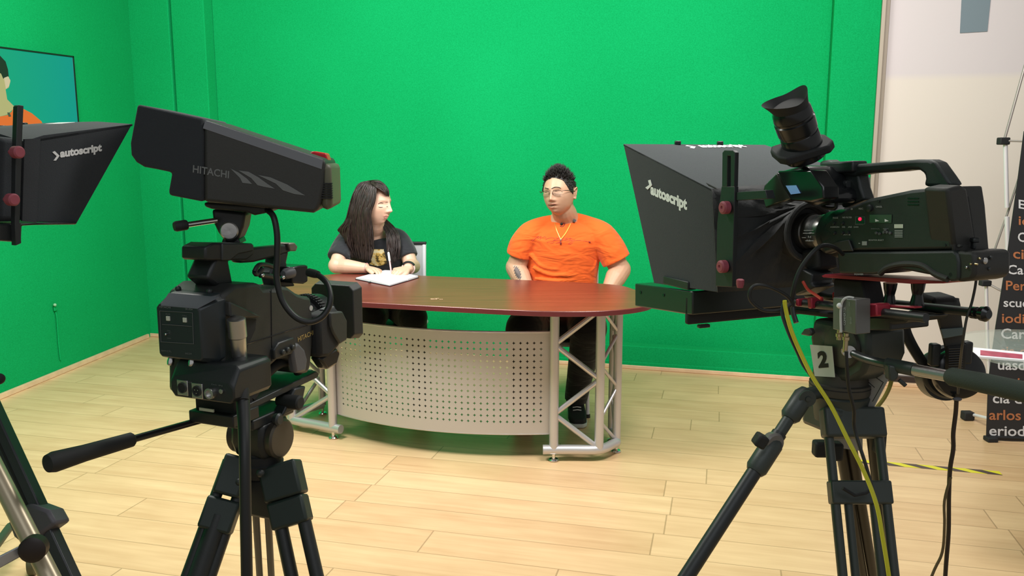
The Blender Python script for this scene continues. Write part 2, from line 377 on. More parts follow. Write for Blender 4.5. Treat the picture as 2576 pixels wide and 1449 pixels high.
MB().prism([D.W(u, v, TOPZ-.024) for v, u in outline], (0, 0, .024)).build('tabletop', mh, desk, .003)
w = MB(); rng = [D.W(u*1.002, v*1.002, TOPZ-.0225) for v, u in outline]
w.prism(rng, (0, 0, .019)); w.build('edge_band', mat('wine_edge_band', (.115, .018, .020), .4, var=.2, vscale=30), desk)
w = MB(); sp_ = PZ(1097, 752, TOPZ)
for k in range(9):
    w.box(sp_+Vector((random.uniform(-.025, .025), random.uniform(-.012, .012), .0006)), (random.uniform(.006, .018), random.uniform(.003, .008), .001))
w.build('worn_spot', mat('bare_chipboard', (.55, .40, .25), .8), desk, label='small pale worn patch on the tabletop')
# trusses: posts at plan positions
def truss(sgn):
    tr = MB()
    A_ = D.W(-.175, sgn*.565, 0); B_ = D.W(-.115, sgn*.765, 0); Cc = D.W(.02, sgn*.825, 0); Dd = D.W(.165, sgn*.78, 0)
    if sgn < 0: A_, B_, Cc, Dd = [q-D.w*k for q, k in ((A_, .0), (B_, .06), (Cc, .05), (Dd, .03))]
    zt = TOPZ-.024
    up = Vector((0, 0, 1))
    nm = lambda nme, pts, r: MB().tube(pts, r, 16).build(nme, tube_m, desk)
    zb = .055
    for q in (A_, B_, Cc, Dd): nm('post', [q+up*zb, q+up*zt], .0215 if q in (A_, B_) else .020)
    out = (A_-B_).normalized()
    path = [A_+out*.05+up*zb, B_+up*zb, B_*.35+Cc*.65+(B_-D.W(0, sgn*.4, 0)).normalized()*.01+up*zb, Cc+up*zb, Dd+up*zb]
    MB().tube([path[0], path[0]*.5+path[1]*.5]+path[1:], .0225, 16, spline=5).build('foot_rail', tube_m, desk)
    def zig(X, Y_, n, name, r=.0125, first=1):
        zz = [zt-.01-(zt-.07)*i/n for i in range(n+1)]
        w = MB()
        for i in range(n):
            a, b = (X, Y_) if (i+first) % 2 else (Y_, X)
            w.tube([a+up*zz[i], b+up*zz[i+1]], r, 10)
        w.build(name, tube_m, desk)
    zig(B_, A_, 4, 'lattice_brace', .0125, 1)
    zig(Cc, B_, 5, 'lattice_brace', .008, 0); zig(Dd, Cc, 4, 'lattice_brace', .010, 0)
    for q in (A_, Cc, Dd):
        MB().lathe(q, up, [(0, .020), (.006, .024), (.012, .020), (.016, .008), (.045, .008)], 20).build('levelling_foot', chrome, desk)
truss(1); truss(-1)
# perforated panel: an arc between the two inner posts, bulging forward
ncol, nrow = 35, 14
zA, zB = .125, .605
vA = .556
def pan(s, z):      # s in -1..1
    v = s*vA; u = -.175-.115*(1-s*s)+.02
    return D.W(u, v, z)
pm = mat('silver_grey_painted_steel', (.50, .475, .45), .42, .25, bump=.05, bscale=300)
mb = MB(); bmv = {}
mx_s = .93; z0h, z1h = zA+.045, zB-.035
us = [-1]+[-mx_s+2*mx_s*i/ncol for i in range(ncol+1)]+[1]
zs = [zA]+[z0h+(z1h-z0h)*i/nrow for i in range(nrow+1)]+[zB]
def gv(i, j):
    if (i, j) not in bmv: bmv[(i, j)] = mb.bm.verts.new(pan(us[i], zs[j]))
    return bmv[(i, j)]
for i in range(len(us)-1):
    for j in range(len(zs)-1):
        c = [gv(i, j), gv(i+1, j), gv(i+1, j+1), gv(i, j+1)]
        if 0 < i <= ncol and 0 < j <= nrow:
            sc_, zc = (us[i]+us[i+1])/2, (zs[j]+zs[j+1])/2; hs = .0080/vA; hz = .0080; k = .30
            st = [(0, -hz), (hs*k, -hz*k), (hs, 0), (hs*k, hz*k), (0, hz), (-hs*k, hz*k), (-hs, 0), (-hs*k, -hz*k)]
            V8 = [mb.bm.verts.new(pan(sc_+a, zc+b)) for a, b in st]
            # corners: c0 (-,-) c1 (+,-) c2 (+,+) c3 (-,+)
            mb.face([c[0], c[1], V8[1], V8[0], V8[7]]); mb.face([c[1], c[2], V8[3], V8[2], V8[1]])
            mb.face([c[2], c[3], V8[5], V8[4], V8[3]]); mb.face([c[3], c[0], V8[7], V8[6], V8[5]])
        else: mb.face(c)
po = mb.build('perforated_panel', pm, desk, smooth=0)
so = po.modifiers.new('s', 'SOLIDIFY'); so.thickness = .0022; so.offset = 0
w = MB()
for z in (zA, zB):
    w.tube([pan(-1+2*i/16, z)+D.a*.004 for i in range(17)], .006, 8)
w.build('panel_lip', tube_m, desk)
for z in (zA+.06, zB-.06):
    for s in (-1, 1): MB().box(pan(s, z)+D.w*s*.012, (.03, .012, .012), (D.w, D.a, D.z)).build('panel_clip', tube_m, desk)
# hazard tape
def tape_mat():
    m = bpy.data.materials.new('yellow_black_striped_tape'); m.use_nodes = True; nt = m.node_tree; b = nt.nodes['Principled BSDF']; N = nt.nodes.new; L = nt.links.new
    tc = N('ShaderNodeTexCoord'); mp = N('ShaderNodeMapping'); mp.inputs['Rotation'].default_value = (0, 0, math.radians(14.3)); L(tc.outputs['Object'], mp.inputs[0])
    sp = N('ShaderNodeSeparateXYZ'); L(mp.outputs[0], sp.inputs[0]); a = N('ShaderNodeMath'); a.operation = 'MULTIPLY_ADD'; a.inputs[1].default_value = 1.6; L(sp.outputs['Y'], a.inputs[0]); L(sp.outputs['X'], a.inputs[2])
    d = N('ShaderNodeMath'); d.operation = 'DIVIDE'; d.inputs[1].default_value = .135; L(a.outputs[0], d.inputs[0]); f = N('ShaderNodeMath'); f.operation = 'FRACT'; L(d.outputs[0], f.inputs[0])
    g = N('ShaderNodeMath'); g.operation = 'GREATER_THAN'; g.inputs[1].default_value = .5; L(f.outputs[0], g.inputs[0])
    mx = N('ShaderNodeMix'); mx.data_type = 'RGBA'; mx.inputs['A'].default_value = (.08, .05, .045, 1); mx.inputs['B'].default_value = (.75, .68, .03, 1); L(g.outputs[0], mx.inputs['Factor']); L(mx.outputs['Result'], b.inputs['Base Color']); b.inputs['Roughness'].default_value = .45
    return m
t0, t1 = PZ(2130, 1158), PZ(2518, 1191); dd = (t1-t0).normalized(); nn = Vector((-dd.y, dd.x, 0))
t = MB().prism([t0-nn*.024+up*0+Vector((0, 0, .0005)), t1-nn*.024+Vector((0, 0, .0005)), t1+nn*.024+Vector((0, 0, .0005)), t0+nn*.024+Vector((0, 0, .0005))], (0, 0, .0006)).build('hazard_tape', tape_mat(), smooth=0, origin=t0)
tag(t, 'yellow and black striped tape stuck on the wooden floor at right', 'floor tape')
# ================================================ LEFT STUDIO CAMERA (view from behind, lens to the right)
L = Frame((-.552, 1.75), 22)
LV = lambda pts, v: [L.V(x, y, v) for x, y in pts]
LU = lambda pts, u: [L.U(x, y, u) for x, y in pts]
body_m = mat('charcoal_magnesium_body', (.030, .031, .029), .48, bump=.3, bscale=1200)
panel_m = mat('dark_slate_panel', (.024, .032, .036), .38)
cam1 = thing('studio_camera', 'black studio camera in the left foreground seen from behind, with silver connector sockets', 'video camera', L.W(0, 0, .90))
VR = .068
side = [(560, 742), (592, 716), (651, 711), (664, 727), (694, 727), (706, 719), (726, 722), (748, 738), (766, 745), (783, 747), (789, 800), (789, 862), (782, 924), (776, 940), (752, 940), (740, 912), (722, 903), (700, 905), (672, 930), (648, 962), (628, 1000), (612, 1012), (585, 1014), (560, 1000)]
MB().prism(LV(side, VR), -L.w*(2*VR)).build('body_shell', body_m, cam1, .008, smooth=35)
uB = L.uu(L.V(560, 742, VR))
# moulded side cheek, seams and grille
MB().prism(LV([(578, 758), (592, 764), (648, 790), (660, 797), (640, 800), (607, 800), (580, 796)], VR+.012), -L.w*.02).build('side_moulding', body_m, cam1, .006)
MB().prism(LV([(600, 801), (645, 803), (642, 830), (624, 870), (612, 925), (604, 920)], VR+.001), -L.w*.002).build('side_recess', blackm, cam1, smooth=0)
w = MB(); w.tube(LV([(682, 728), (683, 800), (684, 908)], VR+.0003), .0011, 6); w.build('panel_seam', blackg, cam1)
w = MB(); w.tube(LV([(620, 866), (684, 845), (789, 812)], VR+.0003), .0011, 6); w.build('panel_seam', blackg, cam1)
MB().prism(LV([(690, 880), (702, 862), (740, 848), (746, 870), (735, 890), (692, 905)], VR+.010), -L.w*.014).build('switch_cowl', black, cam1, .003)
for x, y in ((710, 886), (722, 880), (735, 874)):
    MB().lathe(L.V(x, y, VR+.010), L.w, [(0, .006), (.004, .006), (.006, .004)], 16).build('switch_button', dgrey, cam1)
MB().prism(LV([(735, 872), (752, 862), (768, 880), (775, 905), (771, 935), (745, 940), (738, 900)], VR+.010), -L.w*.02).build('shoulder_clamp', grey, cam1, .006)
MB().prism(LV([(646, 909), (668, 903), (668, 915), (646, 922)], VR+.0012), -L.w*.001).build('rating_label', mat('pale_label', (.38, .36, .34), .5), cam1, smooth=0)
MB().text('HITACHI', L.V(749, 860, VR), L.V(788, 842, VR), L.V(748, 848, VR), bold=.02).build('maker_lettering', goldp, cam1, smooth=0)
MB().lathe(L.V(782, 775, VR), L.w, [(0, .006), (.001, .006)], 16).build('round_sticker', mat('silver_sticker', (.5, .5, .48), .4), cam1)
# shoulder arch under the body
MB().tube(LV([(628, 1004), (655, 958), (685, 925), (712, 910), (740, 915), (752, 936)], .04), .012, 12, spline=5).build('shoulder_pad', rubber, cam1)
# rear adapter box with the instrument panel
cam_u = uB-.012
back = LU([(392, 762), (501, 775), (501, 908), (478, 905), (418, 899), (395, 882)], cam_u-.03)
mid = LU([(418, 737), (545, 741), (544, 925), (470, 935)], cam_u)
vl, vr = L.vv(back[0]), L.vv(back[1]); zt, zb = back[1].z, L.U(470, 904, cam_u-.03).z
ztm = L.U(545, 738, cam_u).z
w = MB()
ring = lambda u, v0, v1, z0, z1, c: [L.W(u, v0+c, z0), L.W(u, v1-c, z0), L.W(u, v1, z0+c), L.W(u, v1, z1-c), L.W(u, v1-c, z1), L.W(u, v0+c, z1), L.W(u, v0, z1-c), L.W(u, v0, z0+c)]
w.loft([ring(cam_u-.03, vl, vr, zb, zt, .006), ring(cam_u-.001, vl-.001, VR, zb-.012, ztm-.004, .012), ring(cam_u+.05, vl-.001, VR, zb-.012, ztm, .012)])
w.build('adapter_box', panel_m, cam1, .002)
MB().prism([L.W(cam_u-.0305, vl+.012, 0)+Vector((0, 0, zt-.002)), L.W(cam_u-.0305, vr-.004, zt-.002), L.W(cam_u-.008, vr+.028, ztm-.006), L.W(cam_u-.008, vl+.012, ztm-.006)], (0, 0, .0012)).build('top_bevel', slate, cam1, .0)
up_ = cam_u-.031
w = MB()
fr = LU([(402, 782), (484, 787), (487, 865), (405, 860)], up_)
w.tube(fr, .0006, 6, closed=True); w.build('panel_frame_line', greyp, cam1)
w = MB(); w.tube(LU([(408, 816), (482, 821)], up_), .0005, 6); w.build('panel_frame_line', greyp, cam1)
for x, y in ((423, 801), (465, 805)):
    MB().box(L.U(x, y, up_), (.0085, .003, .009), (L.w, L.a, L.z)).build('square_button', cream, cam1, .0006)
    MB().text('AUX' if x < 440 else 'CALL', L.U(x-6, y-10, up_), L.U(x+6, y-9, up_), L.U(x-6, y-13, up_)).build('button_lettering', greyp, cam1, smooth=0)
MB().text('HITACHI', L.U(402, 774, up_), L.U(430, 776, up_), L.U(402, 769, up_), bold=.02).build('maker_lettering', greyp, cam1, smooth=0)
MB().text('SK-Z2A', L.U(467, 779, up_), L.U(486, 780.5, up_), L.U(467, 775, up_), bold=.02).build('model_lettering', greyp, cam1, smooth=0)
MB().text('ON', L.U(421, 833, up_), L.U(429, 834, up_), L.U(421, 830, up_)).build('switch_lettering', greyp, cam1, smooth=0)
MB().text('OFF', L.U(421, 852, up_), L.U(431, 853, up_), L.U(421, 849, up_)).build('switch_lettering', greyp, cam1, smooth=0)
MB().lathe(L.U(420, 840, up_), -L.a, [(0, .002), (.004, .002), (.005, .001)], 12).build('toggle_switch', chrome, cam1)
MB().text('RMT/CTL', L.U(407, 884, up_), L.U(432, 886, up_), L.U(407, 880, up_)).build('socket_lettering', greyp, cam1, smooth=0)
MB().text('INCOM', L.U(467, 891, up_), L.U(483, 892, up_), L.U(467, 887, up_)).build('socket_lettering', greyp, cam1, smooth=0)
for x, y in ((431, 906), (484, 908)):
    w = MB(); q = L.U(x, y, cam_u-.015); w.lathe(q+Vector((0, 0, .004)), (-.1, -.2, -1), [(0, .006), (.006, .007), (.012, .0065), (.014, .0055)], 16); w.build('socket_nut', chrome, cam1)
for x, y in ((448, 724), (527, 731)):
    MB().ball(L.U(x, y+2, cam_u+.015), .006, seg=14, ring=8).build('top_screw', dgrey, cam1)
# lower connector box
lu = cam_u-.036
lb = LU([(425, 945), (600, 958)], lu); z0_ = L.U(440, 995, lu).z; z1_ = L.U(440, 948, lu).z
v0_, v1_ = L.vv(L.U(428, 960, lu)), L.vv(L.U(588, 975, lu))
w = MB(); cz = lambda u, c, zz: [L.W(u, v0_+c, z0_-.002), L.W(u, v1_-c, z0_-.002), L.W(u, v1_, z0_+c), L.W(u, v1_, zz-c), L.W(u, v1_-c, zz), L.W(u, v0_+c, zz), L.W(u, v0_, zz-c), L.W(u, v0_, z0_+c)]
w.loft([cz(lu, .010, z1_), cz(lu+.02, .008, z1_+.03), cz(lu+.11, .008, z1_+.03)]); w.build('connector_box', black, cam1, .003)
ul = lu-.0008
for (x, y) in ((460, 975), (497, 983)):
    q = L.U(x, y, ul); w = MB(); w.box(q, (.026, .003, .030), (L.w, L.a, L.z)); pl = w.build('socket_plate', brushed, cam1, .001)
    w = MB(); w.lathe(q-L.a*.0015, -L.a, [(0, .0105), (.002, .0105), (.0021, .0085), (.0005, .0080)], 24); w.build('socket_ring', dgrey, pl)
    MB().lathe(q-L.a*.0012, -L.a, [(0, .008), (.0012, .008)], 20).build('socket_bore', blackm, pl)
    if x > 480:
        for k in range(3): a_ = 2*pi*k/3+.5; MB().lathe(q-L.a*.002+L.w*math.cos(a_)*.0042+L.z*math.sin(a_)*.0042, -L.a, [(0, .0012), (.002, .0012)], 8).build('socket_pin', chrome, pl)
q = L.U(533, 988, ul); MB().lathe(q, -L.a, [(-.002, .011), (.002, .0115), (.006, .0105), (.009, .0105), (.0092, .0075), (.004, .007)], 24).build('round_socket', brushed, cam1)
q = L.U(558, 984, ul); MB().lathe(q, -L.a, [(0, .0045), (.003, .0045), (.0032, .002)], 16).build('small_jack', brushed, cam1)
MB().text('GENLOCK', L.U(449, 960, ul), L.U(485, 964, ul), L.U(449, 957, ul)).build('socket_lettering', greyp, cam1, smooth=0)
MB().text('DC IN', L.U(533, 968, ul), L.U(560, 972, ul), L.U(533, 965, ul)).build('socket_lettering', greyp, cam1, smooth=0)
# carrying handle: rear block, arm and front grip
MB().prism(LV([(508, 706), (578, 706), (584, 640), (575, 616), (530, 616), (520, 660), (512, 700)][0:0] or [(545, 720), (588, 716), (577, 660), (580, 645), (545, 645), (537, 665), (522, 700)], .03), -L.w*.055).build('handle_root', black, cam1, .006)
MB().prism(LV([(517, 622), (538, 611), (640, 614), (640, 640), (620, 655), (520, 656), (517, 650)], .035), -L.w*.06).build('handle_block', black, cam1, .004)
MB().prism(LV([(560, 612), (636, 612), (640, 624), (637, 632), (600, 640), (580, 656), (560, 656)], .038), -L.w*.066).build('handle_clamp', dgrey, cam1, .003)
MB().prism(LV([(600, 628), (740, 613), (746, 618), (746, 630), (735, 632), (700, 645), (640, 660), (606, 662)], .018), -L.w*.026).build('handle_grip', dgrey, cam1, .005)
MB().prism(LV([(725, 612), (742, 610), (750, 620), (746, 632), (730, 632)], .024), -L.w*.04).build('handle_tip', mat('worn_metal', (.2, .19, .16), .4, .6), cam1, .003)
MB().prism(LV([(694, 638), (728, 632), (722, 660), (728, 690), (745, 720), (690, 724), (680, 690), (692, 665)], .016), -L.w*.03).build('handle_front_post', black, cam1, .005)
# microphone holder on the front of the handle
w = MB(); w.prism(LV([(735, 672), (768, 666), (775, 668), (775, 708), (765, 714), (735, 712)], .05), -L.w*.06); w.build('zoom_control_box', blackg, cam1, .003)
MB().lathe(L.V(712, 690, .06), L.a, [(0, .007), (.01, .012), (.03, .012), (.032, .009)], 20).build('microphone_clamp', grey, cam1)
for pts, r in (([(640, 684), (650, 668), (668, 666), (690, 672)], .005), ([(655, 692), (672, 694), (700, 700)], .006), ([(640, 684), (646, 690), (660, 676)], .005)):
    MB().tube(LV(pts, .06), r, 10, spline=4).build('clamp_lever', black, cam1)
for x, y in ((660, 692), (712, 698)): MB().ball(L.V(x, y, .066), .0045, seg=12, ring=8).build('clamp_screw', chrome, cam1)
# lens with square hood
def lensring(u, r): return (u, r)
lo = L.W(.10, 0, 1.02)
ax = (L.a+Vector((0, 0, -.03))).normalized()
MB().lathe(lo, ax, [(-.02, .045), (.02, .046), (.022, .052), (.05, .055), (.052, .050), (.075, .050), (.078, .058), (.10, .060), (.103, .056), (.13, .058)], 40).build('lens_barrel', blackg, cam1)
w = MB()
for k in range(48):
    t = 2*pi*k/48; d_ = L.w*math.cos(t)+L.z*math.sin(t); w.box(lo+ax*.09+d_*.0605, (.003, .018, .003), (L.z.cross(ax) if False else d_.cross(ax), ax, d_))
rz = w.build('focus_ring_ribs', rubber, cam1); rz['kind'] = 'stuff'
MB().prism([lo+ax*t+L.w*.045+L.z*z for t, z in ((.015, .028), (.085, .036), (.11, .02), (.115, -.02), (.10, -.055), (.05, -.075), (.015, -.070))], L.w*.040).build('servo_grip', blackm, cam1, .010)
MB().prism([lo+ax*t+L.w*.058+L.z*z for t, z in ((.05, .030), (.10, .026), (.118, .0), (.115, -.045), (.085, -.05), (.06, -.02), (.05, 0))], L.w*.034).build('zoom_rocker_cover', body_m, cam1, .004)
MB().prism([lo+ax*t+L.w*.06+L.z*z for t, z in ((.05, .036), (.085, .04), (.09, .03), (.055, .026))], L.w*.02).build('zoom_rocker', grey, cam1, .003)
hu = .265; hc = L.U(850, 790, hu)
hv0, hv1 = L.vv(L.U(784, 760, hu)), L.vv(L.U(889, 760, hu)); hz1 = L.U(850, 717, hu).z; hz0 = L.U(860, 850, hu).z
hood_ring = lambda u, g: [L.W(u, hv0-g+.012, hz0-g), L.W(u, hv1+g-.012, hz0-g), L.W(u, hv1+g, hz0-g+.012), L.W(u, hv1+g, hz1+g-.012), L.W(u, hv1+g-.012, hz1+g), L.W(u, hv0-g+.012, hz1+g), L.W(u, hv0-g, hz1+g-.012), L.W(u, hv0-g, hz0-g+.012)]
MB().loft([hood_ring(hu, 0), hood_ring(hu+.032, .005), hood_ring(hu+.032, .001), hood_ring(hu+.004, -.004)]).build('square_lens_hood', body_m, cam1, .003)
MB().prism([lo+ax*t+L.w*.05+L.z*z for t, z in ((.02, -.072), (.09, -.06), (.105, -.075), (.09, -.10), (.05, -.105))], L.w*.03).build('grip_foot', blackg, cam1, .006)
# XLR plug at the side
MB().lathe(L.V(594, 800, .09), L.V(604, 905, .085)-L.V(594, 800, .09), [(0, .014), (.002, .0175), (.038, .0175), (.040, .0155), (.082, .0135), (.086, .012)], 28).build('silver_connector', brushed, cam1, label='silver cable connector')
# plate and wedge
w = MB(); w.prism(LV([(600, 1045), (600, 1030), (796, 934), (803, 940), (800, 950)], .055), -L.w*.09); w.build('slide_plate', dgrey, cam1, .002)
w = MB(); w.prism(LV([(602, 1022), (760, 944), (786, 930), (800, 936), (796, 950), (602, 1046)], -.03), -L.w*.012); w.build('slide_rail', dgrey, cam1, .002)
un = L.uu(L.V(600, 1040, .055))
MB().fbox(L, un-.02, un+.06, -.055, .058, L.U(500, 1056, un).z, L.U(500, 1026, un).z).build('wedge_adaptor', black, cam1, .003)
MB().box(L.U(520, 1031, un-.022), (.036, .003, .006), (L.w, L.a, L.z)).build('wedge_label', cream, cam1)
MB().fbox(L, un-.005, un+.06, -.05, .05, L.U(500, 1030, un).z, z0_).build('wedge_neck', blackm, cam1, .003)
# ---- viewfinder on top
Vf = Frame((-.557, 1.75), 84)
VP = lambda pts, v: [Vf.V(x, y, v) for x, y in pts]
vf = thing('studio_viewfinder', 'large black hooded studio viewfinder with red tally light on the left camera', 'viewfinder', P(600, 560, 1.75))
VH = .10
shade = [(345, 262), (512, 298), (512, 508), (424, 491), (424, 478), (432, 434), (395, 426), (362, 420), (342, 408), (329, 390), (327, 360)]
MB().prism(VP(shade, VH), -Vf.w*2*VH).build('screen_shade', fabric, vf, .005)
main = [(512, 300), (812, 399), (819, 406), (816, 470), (808, 510), (800, 530), (788, 536), (512, 508)]
MB().prism(VP(main, VH), -Vf.w*2*VH).build('housing', body_m, vf, .010, segs=3)
MB().prism(VP([(516, 303), (812, 402), (809, 426), (510, 323)], VH+.0012), -Vf.w*.003).build('side_strip', mat('painted_sheen_strip', (.17, .18, .205), .35), vf, .0005)  # paler colour carries the light caught by the upward-facing chamfer
fc = VP([(838, 410), (838, 470), (826, 510), (808, 534)], VH)
ufr = Vf.uu(Vf.V(820, 440, VH))
w = MB(); w.fbox(Vf, ufr-.012, ufr+.010, -VH+.006, VH-.004, Vf.V(838, 528, VH).z, Vf.V(838, 412, VH).z); w.build('front_panel', olive, vf, .010)
w = MB()
for k in range(7):
    zc = Vf.V(830, 462+k*6, VH).z; w.fbox(Vf, ufr-.02, ufr+.0105, VH-.02, VH-.0015, zc-.0015, zc+.0012)
vg = w.build('vent_slots', blackm, vf); vg['kind'] = 'stuff'
MB().prism(VP([(772, 392), (786, 380), (820, 386), (826, 404), (824, 440), (817, 440), (815, 408)], .03), -Vf.w*.06).build('tally_light', redm, vf, .003, label='red tally light')
MB().text('HITACHI', Vf.V(485, 434, VH), Vf.V(576, 449, VH), Vf.V(486, 415, VH), bold=.02).build('maker_lettering', greyp, vf, smooth=0)
w = MB()
for pts in ([(580, 424), (600, 434), (622, 450), (634, 463), (610, 460), (604, 448)], [(600, 429), (625, 432), (650, 446), (672, 462), (692, 475), (664, 470), (648, 466), (632, 448)], [(648, 440), (680, 446), (722, 464), (768, 492), (740, 488), (712, 479), (694, 462)]):
    w.prism(VP(pts, VH+.0012), -Vf.w*.001)
w.build('swoosh_mark', greyp, vf, smooth=0)
MB().prism(VP([(512, 509), (690, 522), (680, 534), (640, 542), (620, 534), (532, 526), (514, 520)], .06), -Vf.w*.12).build('underside_shell', body_m, vf, .006)
MB().prism(VP([(532, 526), (618, 536), (612, 572), (600, 600), (585, 612), (568, 612), (548, 585), (536, 560)], .035), -Vf.w*.07).build('tilt_bracket', black, vf, .006)
MB().lathe(Vf.V(578, 580, .035), Vf.w, [(0, .0185), (.006, .0185), (.008, .016), (.0081, .004), (.0078, .001)], 40).build('friction_disc', brushed, vf, label='round brushed metal friction knob')
w = MB(); pA, pB = P(545, 554, 1.70), P(466, 566, 1.66); w.tube([pA, pB], .0055, 14); w.build('tension_lever', chrome, vf)
d_ = (pB-pA).normalized(); MB().lathe(pB-d_*.004, d_, [(0, .009), (.003, .0105), (.022, .0105), (.026, .0085)], 20).build('lever_grip', rubber, vf)
MB().prism(VP([(560, 600), (600, 600), (606, 614), (556, 614)], .03), -Vf.w*.06).build('mount_foot', black, vf, .003)
# viewfinder cable looping down to the camera
cab = MB().tube([P(672, 528, 1.70), P(688, 545, 1.67), P(697, 590, 1.66), P(697, 650, 1.655), P(696, 700, 1.65), P(710, 755, 1.645), P(740, 795, 1.64), P(775, 810, 1.64), P(806, 800, 1.65), P(826, 775, 1.66), P(831, 745, 1.67), P(822, 712, 1.69), P(800, 692, 1.71), P(778, 686, 1.73)], .0062, 14, spline=6).build('viewfinder_cable', cable_m, origin=P(697, 650, 1.655))
tag(cab, 'black cable looping from the large viewfinder beside the left camera', 'cable')
MB().lathe(P(800, 691, 1.71), P(776, 685, 1.73)-P(800, 691, 1.71), [(0, .0075), (.012, .009), (.03, .009)], 14).build('strain_relief', rubber, cab)
# thick cable hanging to the floor
cab = MB().tube([L.V(604, 902, .085), P(607, 950, 1.56), P(613, 1040, 1.52), P(616, 1150, 1.47), P(618, 1300, 1.44), P(621, 1449, 1.42), P(624, 1700, 1.40)+Vector((0, 0, 0)), Vector((-.50, 1.38, .015)), Vector((-.6, 1.2, .013))], [.0125]*3+[.0105]*6, 14, spline=6).build('camera_cable', cable_m, origin=(-.5, 1.38, 0))
tag(cab, 'thick black cable hanging from the silver plug of the left camera', 'cable')
MB().lathe(L.V(603, 898, .085), P(609, 985, 1.54)-L.V(603, 898, .085), [(0, .0115), (.01, .0150), (.075, .0135), (.09, .0115)], 16).build('cable_boot', rubber, cab)
# ---- tripod with fluid head
tri = thing('camera_tripod', 'black tripod with fluid head and pan handle under the left studio camera', 'tripod', (-.55, 1.75, 0))
hx = P(655, 1100, 1.75)
TCX = Frame((hx.x, hx.y), 22)
zz = lambda y: P(655, y, 1.75).z
MB().lathe((hx.x, hx.y, zz(1192)), (0, 0, 1), [(0, .040), (.012, .046), (.03, .047), (.033, .044), (.05, .044), (.052, .040), (.06, .038)], 36).build('bowl', blackm, tri)
MB().prism([TCX.W(u, -.042, 0)+Vector((0, 0, z)) for u, z in ((-.045, zz(1050)), (.045, zz(1050)), (.05, zz(1100)), (.035, zz(1140)), (-.035, zz(1140)), (-.05, zz(1100)))], TCX.w*.084).build('fluid_head', black, tri, .010)
for s_ in (-1, 1):
    MB().lathe(TCX.W(0, s_*.042, zz(1095)), TCX.w*s_, [(0, .041), (.014, .043), (.018, .038), (.0185, .03)], 36).build('drag_drum', mat('bronze_grey_drum', (.075, .065, .05), .4, .3), tri)
MB().fbox(TCX, -.07, .07, -.04, .04, zz(1056), zz(1030)).build('top_plate', black, tri, .004)
MB().lathe(TCX.W(.03, .03, zz(1012)), TCX.w, [(0, .013), (.04, .016), (.055, .016), (.058, .012)], 20).build('plate_lock_knob', rubber, tri)
MB().prism([TCX.W(u, .03, z) for u, z in ((-.0, zz(1040)), (.07, zz(1040)), (.09, zz(990)), (.05, zz(985)))], TCX.w*.03).build('side_cheek', black, tri, .004)
MB().lathe(TCX.W(-.01, .05, zz(1044)), TCX.w, [(0, .012), (.01, .014), (.014, .01)], 18).build('tilt_lock', dgrey, tri)
pA, pB, pC = P(530, 1050, 1.68), P(330, 1106, 1.52), P(125, 1165, 1.38)
MB().tube([TCX.W(-.03, -.05, zz(1046)), pA, pB], .0072, 14).build('pan_bar', blackg, tri)
d_ = (pC-pB).normalized(); pb = MB().lathe(pB-d_*.004, d_, [(0, .011), (.004, .014), (.10, .0155), ((pC-pB).length-.004, .0185), ((pC-pB).length+.008, .0155), ((pC-pB).length+.012, .006)], 24).build('pan_grip', rubber, tri)
for k in range(4):
    q = pB+(pC-pB)*(.55+.1*k); MB().ball(q+Vector((.003, -.0145, .006)), .0025, seg=10, ring=6).build('grip_dimple', grey, pb)
def floorpoint(a, b, z=.012):
    d = (b-a); t = (z-a.z)/d.z; return a+d*t
def leg(pa, pb, twin, r, name, parent, m=black, seg=14, ext=True):
    g = Vector(pb)-Vector(pa); e = floorpoint(pa, pb) if ext else pb
    out = []
    side_ = twin
    o = MB().tube([pa+side_, e+side_*1.15], r, seg).build(name, m, parent)
    if twin.length > 0: MB().tube([pa-side_, e-side_*1.15], r, seg).build('tube', m, o)
    return o, e
def clamp(a, b, t, w_, h_, d_, name, m, parent, off=Vector((0, 0, 0))):
    ax_ = (b-a).normalized(); x = ax_.cross(Vector((0, 1, 0))).normalized(); y = ax_.cross(x)
    return MB().box(a+(b-a)*t+off, (w_, d_, h_), (x, y, ax_)).build(name, m, parent, .006)
dgreen = mat('dark_green_grey_casting', (.018, .030, .026), .5)
# left leg
a1, b1 = P(600, 1165, 1.73), P(500, 1449, 1.62)
x1 = (b1-a1).normalized().cross(Vector((0, 1, 0))).normalized()
lg, e1 = leg(a1, b1, x1*.022, .0125, 'leg', tri)
clamp(a1, b1, .12, .058, .085, .05, 'shoulder_casting', dgreen, lg); clamp(a1, b1, .47, .070, .068, .045, 'leg_lock', dgreen, lg)
MB().tube([a1+(b1-a1)*.47, e1], .024, 14).build('lower_leg', black, lg)
# right leg
a2, b2 = P(705, 1175, 1.73), P(765, 1449, 1.64)
x2 = (b2-a2).normalized().cross(Vector((0, 1, 0))).normalized()
lg, e2 = leg(a2, b2, x2*.026, .0115, 'leg', tri)
clamp(a2, b2, .13, .085, .075, .05, 'shoulder_casting', dgreen, lg); clamp(a2, b2, .42, .082, .058, .045, 'leg_lock', dgreen, lg)
for s_ in (-1, 1): MB().tube([a2+(b2-a2)*.42+x2*s_*.026, e2+x2*s_*.03], .0145, 14).build('lower_leg', black, lg)
# rear leg, seen between the others
a3 = P(652, 1180, 1.82); b3 = P(668, 1449, 2.02)
lg, e3 = leg(a3, b3, Vector((.014, 0, 0)), .0085, 'leg', tri)
MB().box(P(652, 1205, 1.81), (.07, .04, .11)).build('shoulder_casting', black, lg, .006)
MB().fbox(TCX, -.03, .03, -.05, .05, zz(1290), zz(1192)).build('spider', black, tri, .008)
MB().ball(P(655, 1190, 1.69), .009, seg=14, ring=8).build('bolt', dgrey, tri); MB().ball(P(602, 1212, 1.69), .008, seg=14, ring=8).build('bolt', dgrey, tri)
